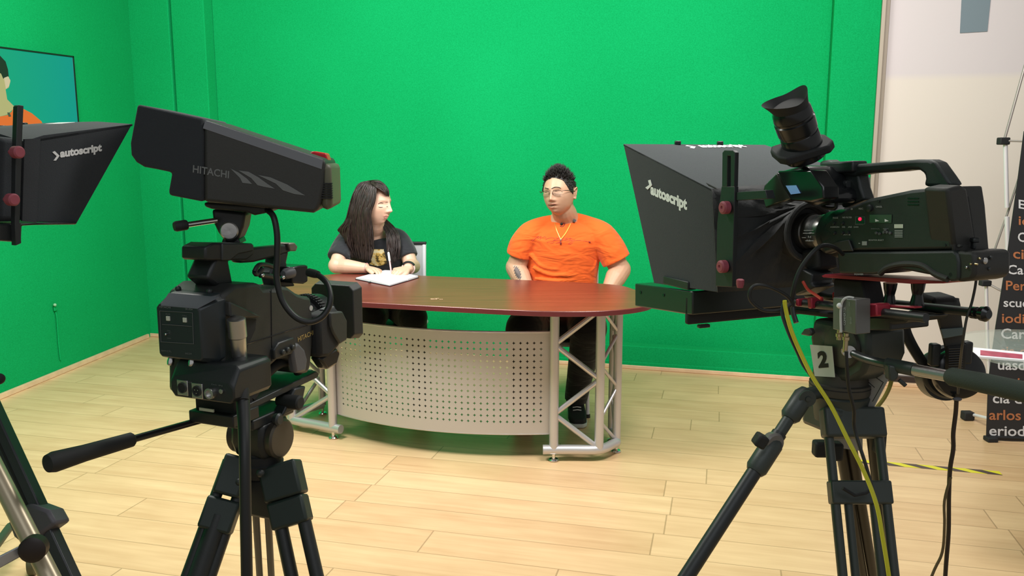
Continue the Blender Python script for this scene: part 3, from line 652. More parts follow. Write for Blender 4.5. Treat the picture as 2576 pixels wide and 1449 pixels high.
# ================================================ FAR LEFT RIG: teleprompter, tripod
T = Frame((P(45, 450, 1.65).x, 1.65), 25)
TP = lambda pts, v: [T.V(x, y, v) for x, y in pts]
tp = thing('teleprompter', 'black fabric-hooded teleprompter at the left edge, in front of the wall screen', 'teleprompter', T.W(.2, 0, 1.05))
V1 = .17
sd = TP([(60, 356), (110, 340), (333, 312), (193, 562), (58, 556)], V1)
MB().prism(sd, -T.w*.006).build('side_panel', fabric, tp, .001)
MB().prism([p-T.w*2*V1 for p in sd], T.w*.006).build('side_panel', fabric, tp, .001)
tf = T.V(333, 312, V1); tb = T.V(60, 356, V1); tb2 = T.V(110, 342, V1)
far = tf-T.w*2*V1; lift = Vector((0, 0, .022))
w = MB(); w.prism([tf, tb, tb-T.w*.1+lift, tb-T.w*.24+lift, tb-T.w*2*V1, far], (0, 0, -.005)); 
w = MB(); w.loft([[tb+T.w*0, tf, tf-Vector((0, 0, .004)), tb-Vector((0, 0, .004))], [tb-T.w*.10+lift, tf-T.w*.10+lift*.3, tf-T.w*.10+lift*.3-Vector((0, 0, .004)), tb-T.w*.10+lift-Vector((0, 0, .004))], [tb-T.w*.24+lift, tf-T.w*.24+lift*.3, tf-T.w*.24+lift*.3-Vector((0, 0, .004)), tb-T.w*.24+lift-Vector((0, 0, .004))], [tb-T.w*2*V1, far, far-Vector((0, 0, .004)), tb-T.w*2*V1-Vector((0, 0, .004))]]); w.build('top_panel', fabric, tp)
MB().text('autoscript', T.V(151, 403, V1), T.V(256, 386, V1), T.V(150, 377, V1), bold=.05).build('maker_lettering', whitep, tp, smooth=0)
MB().prism(TP([(132, 383), (138, 380), (150, 392), (141, 404), (135, 404), (143, 393)], V1+.0012), -T.w*.001).build('arrow_mark', whitep, tp, smooth=0)
MB().prism([tf-T.w*.13+lift*.3+(tb-tf)*.42+Vector((0, 0, .004)), tf-T.w*.13+lift*.3+(tb-tf)*.12+Vector((0, 0, .002)), tf-T.w*.18+lift*.3+(tb-tf)*.12+Vector((0, 0, .002)), tf-T.w*.18+lift*.3+(tb-tf)*.42+Vector((0, 0, .004))], (0, 0, .001)).build('top_lettering_strip', whitep, tp, smooth=0)
for k in (.28, .08): MB().box(tf-T.w*.3+(tb-tf)*k+Vector((0, 0, .006)), (.012, .012, .008)).build('stud', black, tp, .002)
MB().prism(TP([(44, 268), (48, 264), (60, 266), (57, 330), (50, 560), (53, 560), (54, 612), (40, 618), (38, 560), (40, 400)], V1+.02), -T.w*.012).build('slotted_post', black, tp, .002)
MB().prism(TP([(62, 350), (102, 348), (92, 560), (56, 556)], V1+.002), -T.w*.004).build('hood_seam', mat('hood_fold', (.032, .036, .042), .85, bump=.4, bscale=700), tp)
for x, y in ((35, 383), (22, 502)): MB().lathe(T.V(x, y, V1+.03), T.w, [(-.010, .004), (0, .006), (.002, .0105), (.014, .0105), (.016, .008)], 24).build('hood_knob', pinkknob, tp, label='dull red clamping knob')
MB().prism(TP([(-80, 566), (196, 558), (193, 565), (90, 566), (56, 568), (54, 610), (-80, 600)], V1+.005), -T.w*(2*V1)).build('prompter_monitor', black, tp, .003)
MB().tube(TP([(-40, 380), (-8, 395), (8, 430), (6, 470), (-15, 500), (-50, 510)], .05), .014, 12, spline=5).build('lens_collar', grey, tp)
MB().prism(TP([(-60, 336), (68, 350), (68, 556), (-60, 560)], V1-.004), -T.w*.3).build('rear_bellows', fabric, tp, .01)
# tripod at the far left
t2 = thing('camera_tripod', 'dark grey grooved tripod leg at the left edge with a champagne inner tube', 'tripod', (P(-80, 900, 1.5).x, 1.5, 0))
A = P(-62, 985, 1.50); B = P(150, 1449, 1.36); E_ = floorpoint(A, B)
ax_ = (B-A).normalized(); vx = Vector((0, -1, 0)); sx = ax_.cross(vx).normalized(); sy = ax_.cross(sx)
A0 = A-ax_*.22
flat = mat('dark_grey_extrusion', (.042, .045, .050), .42, .2)
lg = MB().prism([A0-sx*.030+sy*.012, A0+sx*.030+sy*.012, A0+sx*.030-sy*.012, A0-sx*.030-sy*.012], E_-A0).build('leg', flat, t2, .003)
for k in (-.012, .014): MB().prism([A0+sx*k+sy*.0128, A0+sx*(k+.004)+sy*.0128, A0+sx*(k+.004)-sy*.0128, A0+sx*k-sy*.0128], (B-A0)*.86).build('leg_groove', blackm, lg, smooth=0)
champ = mat('champagne_tube', (.50, .42, .29), .35, .4)
A2, B2 = P(-40, 1125, 1.40), P(120, 1440, 1.30); E2 = floorpoint(A2, B2)
MB().tube([A2-(B2-A2)*.75, E2], .0155, 18).build('inner_tube', champ, lg, label='champagne coloured inner leg tube')
gcl = mat('grey_clamp_plastic', (.10, .095, .11), .5)
q = A+(B-A)*.75; MB().prism([q+sx*a_+ax_*b_-sy*.02 for a_, b_ in ((-.048, -.008), (-.02, -.040), (.02, -.045), (.032, -.032), (.034, -.005), (.026, .012), (.028, .035), (.010, .042), (-.015, .02), (-.05, .02))], sy*.04).build('leg_lock', gcl, lg, .006)
qk = P(86, 1377, 1.28); MB().lathe(qk+Vector((0, .01, 0)), (0.2, -1, .1), [(0, .012), (.008, .021), (.026, .021), (.03, .015)], 20).build('spreader_joint', mat('dark_brown_knob', (.018, .010, .008), .5), t2)
sb_ = P(-60, 1446, 1.22); MB().prism([sb_+Vector((0, 0, -.011)), qk+Vector((-.01, 0, -.009)), qk+Vector((-.01, 0, .009)), sb_+Vector((0, 0, .011))], (0, .008, 0)).build('spreader_arm', mat('pale_steel_bar', (.42, .44, .48), .35, .6), t2, .002)
A3 = P(-60, 940, 1.7); MB().tube([A3, floorpoint(A3, P(-140, 1449, 1.9))], .016, 14).build('leg', flat, t2)
MB().ball(P(-2, 953, 1.45), (.010, .010, .010), seg=20, ring=12).build('pan_handle_tip', rubber, t2)
MB().tube([P(-3, 953, 1.45), P(-80, 930, 1.5), A0], .008, 12).build('pan_bar', rubber, t2)
MB().lathe((A0.x, A0.y, A0.z-.02), (0, 0, 1), [(0, .05), (.06, .05), (.1, .04), (.2, .04)], 24).build('head', black, t2)
# dolly with castors behind it
dl = thing('tripod_dolly', 'dark castor dolly low behind the tripod leg at the left edge', 'dolly', PZ(30, 1449, 0))
g = PZ(0, 1470, .14)
MB().tube([PZ(-60, 1440, .16), PZ(25, 1325, .13), PZ(72, 1300, .10)], .014, 12).build('dolly_arm', mat('green_black_steel', (.035, .05, .03), .5), dl)
c0 = PZ(80, 1418, .04); w = MB(); w.lathe(c0+Vector((-.012, 0, 0)), (1, .35, 0), [(0, .036), (.004, .040), (.02, .040), (.024, .036)], 28); w.build('castor_wheel', mat('olive_rubber', (.06, .065, .03), .6), dl)
MB().lathe(c0+Vector((-.016, 0, 0)), (1, .35, 0), [(0, .014), (.03, .014)], 18).build('castor_hub', dgrey, dl)
MB().prism([c0+Vector((.016, 0, -.0)), c0+Vector((.016, .02, .0)), c0+Vector((.0, .03, .06)), c0+Vector((-.01, .0, .06))], (-.006, 0, 0)).build('castor_fork', dgrey, dl, .002)
# ================================================ RIGHT RIG: shoulder camcorder seen from its left side
R = Frame((P(2130, 900, 1.7).x, 1.7), -23)
RV = lambda pts, v: [R.V(x, y, v) for x, y in pts]
RU = lambda pts, u: [R.U(x, y, u) for x, y in pts]
cbody = mat('green_black_camcorder', (.018, .024, .023), .42, bump=.25, bscale=1300)
cbody2 = mat('warm_black_camcorder', (.022, .022, .020), .5, bump=.25, bscale=1300)
cc = thing('shoulder_camcorder', 'black shoulder camcorder with top handle and eyepiece on the right foreground rig', 'video camera', R.W(-.15, 0, 1.15))
VB = -.06
W2 = R.w*.085
up_body = [(2075, 560), (2130, 524), (2185, 500), (2290, 478), (2368, 470), (2380, 478), (2384, 520), (2396, 628), (2300, 630), (2100, 632), (2072, 640), (2060, 600)]
MB().prism(RV(up_body, VB), W2).build('upper_body', cbody, cc, .006)
low_body = [(2105, 634), (2300, 632), (2398, 630), (2408, 640), (2412, 660), (2412, 700), (2404, 708), (2390, 708), (2365, 694), (2330, 690), (2260, 676), (2200, 690), (2160, 690), (2110, 688)]
MB().prism(RV(low_body, VB-.004), W2+R.w*.008).build('lower_body', cbody, cc, .006)
MB().tube(RV([(2214, 688), (2235, 672), (2275, 664), (2320, 668), (2355, 690), (2385, 702)], VB-.002), .006, 10, spline=5).build('shoulder_pad', cbody2, cc)
rear = [(2371, 472), (2425, 464), (2438, 470), (2442, 490), (2462, 640), (2398, 630), (2386, 520)]
MB().prism(RV([(2370, 472), (2384, 468), (2392, 520), (2402, 636), (2392, 636)], VB+.002), W2).build('rear_shell', cbody2, cc, .005)
uR_ = R.uu(R.V(2398, 560, VB)); 
rq = RU([(2384, 474), (2420, 466), (2434, 472), (2439, 500), (2458, 618), (2453, 636), (2402, 634)], uR_-.004)
MB().prism(rq, R.a*.05).build('battery_mount', cbody2, cc, .006)
rq = RU([(2404, 496), (2437, 494), (2456, 622), (2418, 620)], uR_-.002)
MB().prism(rq, R.a*.002).build('battery_recess', blackm, cc, smooth=0)
MB().prism(RV([(2404, 630), (2446, 632), (2452, 642), (2452, 690), (2444, 704), (2420, 709), (2402, 708)], VB+.0), R.w*.088).build('rear_connector_box', cbody2, cc, .006)
uC = R.uu(R.V(2452, 660, VB))-.001
for x, y, r_, m_ in ((2477, 656, .0055, brushed), (2492, 648, .003, dgrey), (2463, 650, .002, brass), (2456, 664, .002, brass), (2432, 672, .0025, chrome), (2443, 664, .002, brass), (2487, 676, .003, dgrey), (2394, 691, .006, grey)):
    MB().lathe(R.U(x, y, uC) if x > 2452 else R.V(x, y, VB-.001), -R.a if x > 2452 else -R.w, [(-.002, r_), (.002, r_), (.003, r_*.6)], 14).build('socket', m_, cc)
MB().box(R.V(2452, 604, -.02), (.012, .012, .008)).build('release_catch', black, cc, .002)
MB().box(R.V(2449, 612, -.02), (.006, .01, .02)).build('release_catch', black, cc, .002)
# top handle
hn = [(2060, 405), (2080, 402), (2095, 412), (2140, 414), (2305, 401), (2335, 401), (2352, 408), (2375, 440), (2393, 466), (2365, 470), (2322, 469), (2326, 450), (2324, 438), (2310, 428), (2290, 427), (2262, 431), (2240, 432), (2215, 434), (2190, 435), (2160, 440), (2150, 445), (2110, 442), (2060, 438)]
MB().prism(RV(hn, -.020), R.w*.034).build('top_handle', cbody, cc, .006)
MB().prism(RV([(2344, 412), (2350, 410), (2374, 445), (2388, 466), (2370, 468), (2356, 440)], -.0205), -R.w*.002).build('handle_inlay', black, cc)
MB().prism(RV([(2112, 438), (2158, 436), (2164, 470), (2175, 502), (2150, 512), (2118, 524), (2110, 500), (2122, 470)], -.016), R.w*.03).build('handle_front_post', cbody, cc, .005)
MB().prism(RV([(2062, 410), (2145, 404), (2145, 432), (2062, 440)], -.03), R.w*.04).build('accessory_shoe', black, cc, .004)
# viewfinder block, eyepiece tube and eyecup
MB().prism(RV([(1955, 432), (2020, 415), (2045, 440), (2052, 470), (2072, 480), (2074, 510), (2040, 518), (2010, 505), (1975, 500), (1960, 470)], -.10), R.w*.10).build('viewfinder_block', blackg, cc, .008)
MB().lathe(R.V(2108, 463, -.02), -R.a, [(-.01, .008), (0, .012), (.012, .012), (.014, .008), (.03, .008)], 16).build('viewfinder_joint', dgrey, cc)
MB().tube(RV([(2060, 500), (2072, 520), (2100, 524), (2104, 512)], -.05), .0035, 8, spline=4).build('viewfinder_loop', cable_m, cc)
# green-brown reflective screen panel
scr = RV([(1955, 434), (1966, 462), (1988, 500), (1976, 505), (1925, 524), (1916, 490), (1922, 466)], -.14)
flip = MB().prism(scr, R.w*.03).build('side_monitor_shell', mat('glossy_black_shell', (.035, .04, .03), .15), cc, .003)
MB().prism(RV([(1955, 430), (2040, 428), (2070, 470), (2072, 500), (2040, 508), (1990, 505), (1974, 478)], -.142), R.w*.04).build('flip_screen', blackg, cc, .003)
MB().prism(RV([(1977, 467), (2003, 466), (2014, 486), (1990, 489)], -.1435), -R.w*.0006).build('screen_glow', mat('pale_blue_screen', (.02, .03, .04), .2, emit=K(110, 150, 190), estr=.55), flip if False else cc, smooth=0)
ea = P(2030, 400, 1.70); eb = P(1985, 262, 1.66); ed = (eb-ea).normalized(); el = (eb-ea).length
MB().lathe(ea, ed, [(.006, .040), (.03, .0385), (.058, .0375), (.060, .036), (.064, .036), (.066, .0385), (.090, .0395), (.092, .037), (.096, .037), (.098, .0385), (.112, .037), (el-.006, .033)], 40).build('eyepiece_tube', blackg, cc)
q = P(2020, 385, 1.69); xx = (P(2092, 365, 1.69)-P(1950, 408, 1.69)).normalized(); yy = ed.cross(xx).normalized()
w = MB(); w.prism([q+xx*a_+yy*b_ for a_, b_ in ((-.055, -.02), (-.045, -.04), (.04, -.04), (.058, -.02), (.058, .02), (.04, .04), (-.045, .04), (-.055, .02))], ed*.018); w.build('eyepiece_flange', blackm, cc, .004)
# eyecup: an oval rubber ring drawn up at both ends
w = MB(); rings = []
for k, (t, s_) in enumerate(((el-.016, .033), (el-.008, .035), (el+.001, .037), (el+.007, .039))):
    ring_ = []
    for j in range(40):
        a_ = 2*pi*j/40; cx = math.cos(a_); w_ = s_*(1+.30*max(0, -cx)*k/3+.05*max(0, cx)*k/3)
        lift_ = (.020*max(0, cx)**2+.004*max(0, -cx)**2)*k/3
        ring_.append(ea+ed*(t+lift_)+xx*(cx*w_)+yy*(math.sin(a_)*s_))
    rings.append(ring_)
inner = [[ea+ed*(el-.002)+(p-(ea+ed*(p-ea).dot(ed)))*.72 for p in rings[-1]]]
w.loft(rings+inner); w.build('eyecup', rubber, cc)
# controls and lettering on the side
VS = VB-.0006
def dot(x, y, wx, hy, m_=greyp, nm='control_marking', v=VS):
    MB().prism(RV([(x-wx, y-hy), (x+wx, y-hy), (x+wx, y+hy), (x-wx, y+hy)], v), -R.w*.0006).build(nm, m_, cc, smooth=0)
lt = mat('light_grey_print', (.36, .38, .37), .6)
def wrd(s_, x0, y0, x1, h_, m_=lt, v=VS):
    MB().text(s_, R.V(x0, y0, v), R.V(x1, y0, v), R.V(x0, y0-h_, v), bold=.02).build('control_lettering', m_, cc, smooth=0)
wrd('FOCUS', 2096, 550, 2109, 4); wrd('ND FILTER', 2120, 549, 2144, 4); wrd('ASSIGN', 2089, 573, 2112, 4); wrd('1', 2119, 573, 2127, 4, greyp); wrd('AE', 2134, 573, 2144, 4)
wrd('GAIN', 2148, 573, 2160, 4); wrd('PUSH AUTO', 2152, 566, 2172, 3, greyp); wrd('REC', 2161, 527, 2172, 4); wrd('CANCEL', 2204, 522, 2220, 4); wrd('o', 2141, 528, 2146, 4)
wrd('AWB', 2122, 592, 2140, 3); wrd('MONITOR SELECT', 2186, 606, 2224, 4); wrd('MEDIA', 2192, 577, 2214, 3, greyp); wrd('MENU', 2222, 577, 2236, 3, greyp)
wrd('FRONT', 2139, 642, 2150, 3); wrd('SCREEN', 2187, 645, 2205, 4); wrd('CH1', 2157, 659, 2167, 3); wrd('POWER', 2150, 692, 2173, 4, lt, VB-.0046)
w = MB(); w.prism(RV([(2152, 545), (2176, 545), (2176, 564), (2152, 564)], VS), -R.w*.0003); w.build('record_frame', greyp, cc, smooth=0)
MB().prism(RV([(2153, 546), (2175, 546), (2175, 563), (2153, 563)], VS-.0004), -R.w*.0003).build('record_panel', blackg, cc, smooth=0)
MB().lathe(R.V(2164, 551, VS-.0006), -R.w, [(0, .0035), (.002, .0033), (.003, .002)], 16).build('record_lamp', mat('lit_record_lamp', (.5, .01, .03), .3, emit=(1, .02, .10), estr=.9), cc, label='red lit lamp')
MB().prism(RV([(2188, 540), (2244, 540), (2243, 561), (2188, 560)], VS), -R.w*.0008).build('audio_window', mat('grey_green_window', (.06, .075, .055), .2), cc, smooth=0)
for x in (2202, 2226): MB().prism(RV([(x, 551), (x+10, 556), (x, 558)], VS-.0012), -R.w*.0005).build('pointer_mark', whitep, cc, smooth=0)
dot(2261, 569, 11, 5, cream, 'sticker_block')
for k in range(5): dot(2261, 580+k*4, 10, 1.0, lt, 'sticker_line')
dot(2175, 612, 6, 5, lt, 'icon_mark'); dot(2162, 612, 2, 1, lt, 'icon_mark')
for k, (x, y) in enumerate(((2098, 562), (2120, 562), (2100, 586), (2120, 586), (2134, 586))): MB().lathe(R.V(x, y, VS), -R.w, [(0, .0035), (.003, .0032), (.0035, .002)], 14).build('push_button', black, cc)
for k, (x, y) in enumerate(((2205, 586), (2213, 588), (2224, 584), (2232, 584), (2228, 578), (2240, 586))): MB().lathe(R.V(x, y, VS), -R.w, [(0, .0028), (.002, .0026)], 12).build('push_button', grey, cc)
for x, y in ((2188, 524),): MB().lathe(R.V(x, y, VS), -R.w, [(0, .007), (.004, .0066), (.005, .004)], 18).build('dial', black, cc)
for k in range(3): dot(2297, 499+k*8, 14, 1.2, blackg, 'speaker_slot')
for x, y in ((2360, 487), (2376, 617), (2210, 506)): MB().lathe(R.V(x, y, VS), -R.w, [(0, .003), (.001, .003)], 12).build('screw', black, cc)
MB().prism(RV([(2098, 610), (2138, 602), (2148, 628), (2150, 632), (2100, 632)], VB-.002), -R.w*.004).build('flap_cover', cbody2, cc, .002)
# lens
lb0 = R.V(2080, 588, -.04); lb0 = R.W(R.uu(lb0), -.012, lb0.z); lax = (R.a+Vector((0, 0, -.035))).normalized()
silver = mat('satin_dark_lens_barrel', (.14, .14, .135), .25, .75)
MB().lathe(lb0, lax, [(-.05, .047), (-.01, .05), (0, .046), (.012, .046), (.013, .038), (.06, .036)], 40).build('lens_mount', cbody, cc)
lens_o = MB().lathe(lb0, lax, [(.012, .038), (.014, .039), (.034, .039), (.036, .0365), (.070, .0365), (.072, .039), (.095, .040)], 44).build('lens_barrel', silver, cc)
for s_, t_, dz in (('f', .020, -.002), ('3.5', .022, -.010), ('1.2', .024, -.018)):
    q = lb0+lax*(t_+.02)-R.w*.0385+Vector((0, 0, dz)); MB().text(s_, q, q-lax*.010, q+Vector((0, 0, .004)), bold=.02).build('lens_lettering', lt, lens_o, smooth=0)
w = MB()
for x, y, wx in ((2034, 579, 12), (2034, 586, 14), (2022, 597, 5), (2036, 605, 10)): w.prism([R.V(x-wx, y, -.053), R.V(x+wx, y, -.053), R.V(x+wx, y+1.5, -.053), R.V(x-wx, y+1.5, -.053)], R.w*.001)
w.build('lens_scale_lines', lt, lens_o, smooth=0)
MB().lathe(lb0, lax, [(.09, .048), (.10, .056), (.13, .060), (.16, .058)], 40).build('lens_front', blackm, cc)
MB().prism([lb0+lax*t+Vector((0, 0, z))-R.w*.02 for t, z in ((.03, -.035), (.08, -.04), (.085, -.07), (.05, -.085), (.02, -.075))], R.w*.05).build('lens_servo', blackm, cc, .006)
# ================================================ TELEPROMPTER (right)
tq = thing('teleprompter', 'black fabric-hooded teleprompter in front of the camcorder at right, pale lettering on it', 'teleprompter', R.W(.3, 0, 1.05))
VN, VF_ = -.20, .25
a0, a1, a2, a3 = RV([(1568, 362), (1645, 712), (1804, 735), (1790, 476)], VN)
dz = R.w*(VF_-VN)
def slab(name, pts, off, m_=fabric, par=tq, bev=.001, **k): return MB().prism(pts, off).build(name, m_, par, bev, **k)
slab('side_panel', [a0, a1, a2, a3], R.w*.006)
slab('side_panel', [p+dz for p in (a0, a1, a2, a3)], -R.w*.006)
slab('top_panel', [a0, a3, a3+dz+Vector((0, 0, .02)), a0+dz], Vector((0, 0, -.005)))
cuB = mat('bellows_cloth', (.030, .032, .033), .8, bump=.8, bscale=60, sheen=.1)
# rear bellows: from the frame rectangle to the lens ring
w = MB(); NN = 40; rings = []
rr = [a2+Vector((0, 0, 0)), a3, a3+dz+Vector((0, 0, .02)), a2+dz]
lc = lb0+lax*.085
def rectp(t):
    t = (t % 1)*4; i = int(t); f_ = t-i; return rr[i].lerp(rr[(i+1) % 4], f_)
for k in range(9):
    f_ = k/8; ring_ = []
    for j in range(NN):
        t = j/NN; pr = rectp(t); ang = 2*pi*t+pi*1.25; pc = lc-R.w*(-.0)+R.w*(math.cos(-ang)*.056)+Vector((0, 0, 1))*(math.sin(-ang)*.056)
        q_ = pr.lerp(pc, f_**1.0); q_ += (R.a*.018*math.sin(pi*f_)*(.6+.4*math.sin(j*1.9+k*.8)))
        q_ += Vector((0, 0, .008*math.sin(j*2.3)*math.sin(pi*f_)))
        ring_.append(q_)
    rings.append(ring_)
w.loft(rings, cap=False); o = w.build('rear_bellows', cuB, tq, smooth=60); q = o.modifiers.new('s', 'SOLIDIFY'); q.thickness = .003
MB().tube([lc+R.w*(math.cos(a_)*.060)+Vector((0, 0, math.sin(a_)*.060))-R.a*.004 for a_ in [2*pi*i/24 for i in range(24)]], .007, 10, closed=True).build('bellows_elastic', cuB, tq)
MB().text('autoscript', R.V(1637, 497, VN), R.V(1729, 538, VN), R.V(1637, 462, VN), bold=.05).build('maker_lettering', whitep, tq, smooth=0)
MB().prism(RV([(1631, 454), (1637, 452), (1641, 466), (1630, 477), (1624, 472), (1634, 465)], VN-.001), -R.w*.001).build('arrow_mark', whitep, tq, smooth=0)
def topP(s_, t): # s 0..1 front->rear, t 0..1 near->far, on the top panel
    return (a0.lerp(a3, s_)).lerp((a0+dz).lerp(a3+dz+Vector((0, 0, .02)), s_), t)+Vector((0, 0, .001))
MB().text('autoscript', topP(.14, .47), topP(.13, .80), topP(.03, .47), bold=.05, lift=.001).build('maker_lettering', whitep, tq, smooth=0)
MB().prism([topP(.05, .40), topP(.09, .44), topP(.14, .40), topP(.12, .38), topP(.09, .41), topP(.07, .38)], (0, 0, .001)).build('arrow_mark', whitep, tq, smooth=0)
for t in (.36, .66): MB().box(topP(.01, t)+Vector((0, 0, .003)), (.016, .014, .012)).build('stud', black, tq, .003)
slab('zip_flap', RV([(1774, 459), (1800, 472), (1804, 478), (1782, 468)], VN-.004), R.w*.004, blackm)
# slotted post with knobs
pw = VN-.014
w = MB(); w.prism(RV([(1817, 384), (1822, 378), (1844, 378), (1849, 384), (1847, 470), (1838, 470), (1838, 392), (1830, 392), (1829, 470), (1816, 470)], pw), R.w*.010); 
w.build('slotted_post_top', black, tq, .001)
slab('slotted_post', RV([(1815, 469), (1848, 469), (1846, 560), (1842, 722), (1800, 720), (1804, 560)], pw), R.w*.010, black)
slab('frame_bracket', RV([(1846, 484), (1925, 478), (1930, 500), (1846, 505)], pw+.004), R.w*.02, black)
for x, y in ((1832, 522), (1826, 670)): MB().lathe(R.V(x, y, pw), -R.w, [(-.01, .004), (0, .008), (.002, .0135), (.014, .0135), (.017, .010), (.0172, .004), (.015, .003)], 28).build('hood_knob', pinkknob, tq, label='dull red clamping knob')
MB().lathe(R.V(1862, 714, pw-.01), (0, 0, 1), [(-.008, .006), (0, .008), (.008, .008), (.01, .005)], 18).build('base_knob', pinkknob, tq, label='small dull red knob')
# monitor tray
um = R.uu(R.V(1732, 745, VN)); zmt, zmb = R.U(1735, 745, um).z, R.U(1735, 817, um).z; uf = R.uu(R.V(1597, 715, VN))
MB().prism(RV([(1597, 713), (1597, 770), (1732, 792), (1742, 792), (1742, 733)], VN), R.w*(VF_-.02-VN)).build('prompter_monitor', mat('gloss_green_black_monitor', (.02, .026, .022), .28), tq, .003)
MB().fbox(R, um-.002, um+.014, VN, VF_+.05, zmb, zmt).build('rear_rail', blackm, tq, .005)
MB().fbox(R, um-.002, um+.10, VN-.004, VN+.02, R.V(1790, 735, VN).z-.008, R.V(1790, 722, VN).z).build('side_rail', black, tq, .002)
for x, y in ((1612, 735), (1670, 742)): MB().lathe(R.V(x, y, VN), -R.w, [(0, .004), (.0015, .004)], 14).build('screw_hole', blackg, tq)
MB().lathe(R.V(1715, 716, VN+.02), (0, 0, 1), [(-.004, .004), (.002, .009), (.006, .009)], 16).build('thumb_screw', black, tq)
MB().box(R.U(1884, 774, um-.003), (.026, .002, .0065), (R.w, R.a, R.z)).build('slot_window', mat('green_translucent_slot', (.10, .45, .25), .6), tq)
MB().box(R.U(1770, 820, um+.006), (.03, .012, .008), (R.w, R.a, R.z)).build('rail_foot', black, tq, .002)
# ================================================ ROD SUPPORT, clamps, converter box
rs = thing('rod_support', 'black twin-rod support with red clamps between the camcorder and the tripod', 'camera support', R.W(-.1, 0, 1.08))
def rod(name, pa, pb, v, r, m_=black, par=rs): return MB().tube([R.V(*pa, v), R.V(*pb, v)], r, 18).build(name, m_, par)
rod('rod', (1985, 758), (2330, 800), -.075, .0085)
r2 = rod('rod', (2030, 741), (2450, 786), .03, .0085)
MB().lathe(R.V(2440, 785, .03), R.V(2480, 790, .03)-R.V(2440, 785, .03), [(0, .0085), (.004, .011), (.014, .011), (.016, .007), (.02, .007), (.023, .013), (.032, .014), (.038, .008)], 20).build('rod_tip', blackg, r2)
MB().prism(RV([(2066, 694), (2075, 690), (2385, 708), (2372, 713), (2290, 714), (2070, 698)], -.045), R.w*.07).build('camera_plate', redclamp, rs, .001, label='red camera base plate')
for x in (2240, 2310):
    a_ = R.V(x, 712, -.02); b_ = R.V(x-4, 772, -.02); MB().tube([a_, a_.lerp(b_, .25), a_.lerp(b_, .5), a_.lerp(b_, .8), b_], [.013, .0115, .009, .012, .013], 16, spline=3).build('riser', blackg, rs)
MB().prism(RV([(2096, 700), (2168, 706), (2182, 770), (2190, 800), (2096, 800)], -.03), R.w*.05).build('centre_block', blackm, rs, .004)
MB().prism(RV([(2170, 708), (2205, 712), (2205, 752), (2168, 752)], .02), R.w*.01).build('cross_plate', mat('brown_grey_plate', (.07, .065, .05), .4), rs, .003)
for pts, vv_, ww in (([(2029, 749), (2040, 748), (2042, 776), (2032, 777)], -.092, .034), ([(2000, 752), (2007, 752), (2008, 771), (2001, 771)], -.092, .03), ([(2178, 764), (2204, 765), (2206, 796), (2180, 798)], -.094, .036), ([(2092, 735), (2102, 735), (2100, 755), (2092, 755)], .01, .03)):
    MB().prism(RV(pts, vv_), R.w*ww).build('red_clamp', redclamp, rs, .003, label='red anodised rod clamp')
MB().prism(RV([(2204, 766), (2300, 772), (2300, 776), (2204, 772)], -.06), R.w*.02).build('red_bar', redclamp, rs, .001)
MB().prism(RV([(2206, 797), (2290, 800), (2276, 812), (2240, 814), (2240, 832), (2180, 832), (2180, 798)], -.06), R.w*.10).build('quick_plate', black, rs, .003)
MB().prism(RV([(1990, 776), (2190, 798), (2190, 812), (1990, 788)], -.05), R.w*.08).build('base_bar', blackm, rs, .003)
rl = MB().tube([R.V(2020, 708, -.10), R.V(2032, 728, -.10), R.V(2052, 742, -.10), R.V(2066, 752, -.10)], .003, 10, spline=4).build('red_lever', mat('bright_red_wire', (.6, .06, .04), .4), rs)
MB().tube(RV([(1992, 762), (1996, 790), (2003, 812)], -.10), .0055, 10).build('hanging_lever', dgrey, rs)
MB().prism(RV([(1996, 690), (2018, 676), (2044, 690), (2040, 712), (2050, 722), (2022, 735), (2000, 745)], -.05), R.w*.06).build('matte_box_arm', black, rs, .004)
# converter box
bx = thing('converter_box', 'small grey converter box with brass sockets strapped to the rods at right', 'converter', R.V(2140, 790, -.13))
gbx = mat('grey_anodised_case', (.17, .17, .16), .4, .5)
fv = -.135
fq = RV([(2095, 748), (2153, 754), (2153, 842), (2095, 828)], fv)
uA, uB2 = R.uu(fq[0]), R.uu(fq[1]); zt_, zb_ = (fq[0].z+fq[1].z)/2, (fq[2].z+fq[3].z)/2
cv = MB().prism(fq, R.w*.036).build('case', gbx, bx, .0015)
MB().text('CONVERTER', R.V(2128, 818, fv), R.V(2128, 772, fv), R.V(2122, 818, fv), bold=.02).build('case_lettering', lt, bx, smooth=0)
MB().text('SDI OUT', R.V(2143, 815, fv), R.V(2143, 797, fv), R.V(2139, 815, fv)).build('case_lettering', lt, bx, smooth=0)
MB().text('HDMI', R.V(2139, 770, fv), R.V(2139, 760, fv), R.V(2136, 770, fv)).build('case_lettering', lt, bx, smooth=0)
MB().tube([R.V(2116, 836, fv-.003), R.V(2115, 800, fv-.003), R.V(2116, 770, fv-.003), R.V(2122, 754, fv-.002), R.V(2134, 748, fv+.004), R.V(2148, 750, fv+.01)], .0024, 10, spline=4).build('white_cord', mat('white_cord', (.55, .55, .52), .5), bx)
MB().ball(R.V(2112, 769, fv-.004), .0055, seg=16, ring=10).build('white_bead', whitep, bx)
for x, y0, y1 in ((2112, 830, 854), (2129, 838, 884)):
    MB().lathe(R.V(x, y0, fv+.01), (0, 0, -1), [(0, .0045), (.006, .0045), (.007, .0065), (.013, .0065), (.014, .0045), ((y1-y0)*.0008, .0045)], 18).build('coax_socket', brass, bx, label='brass coaxial plug')
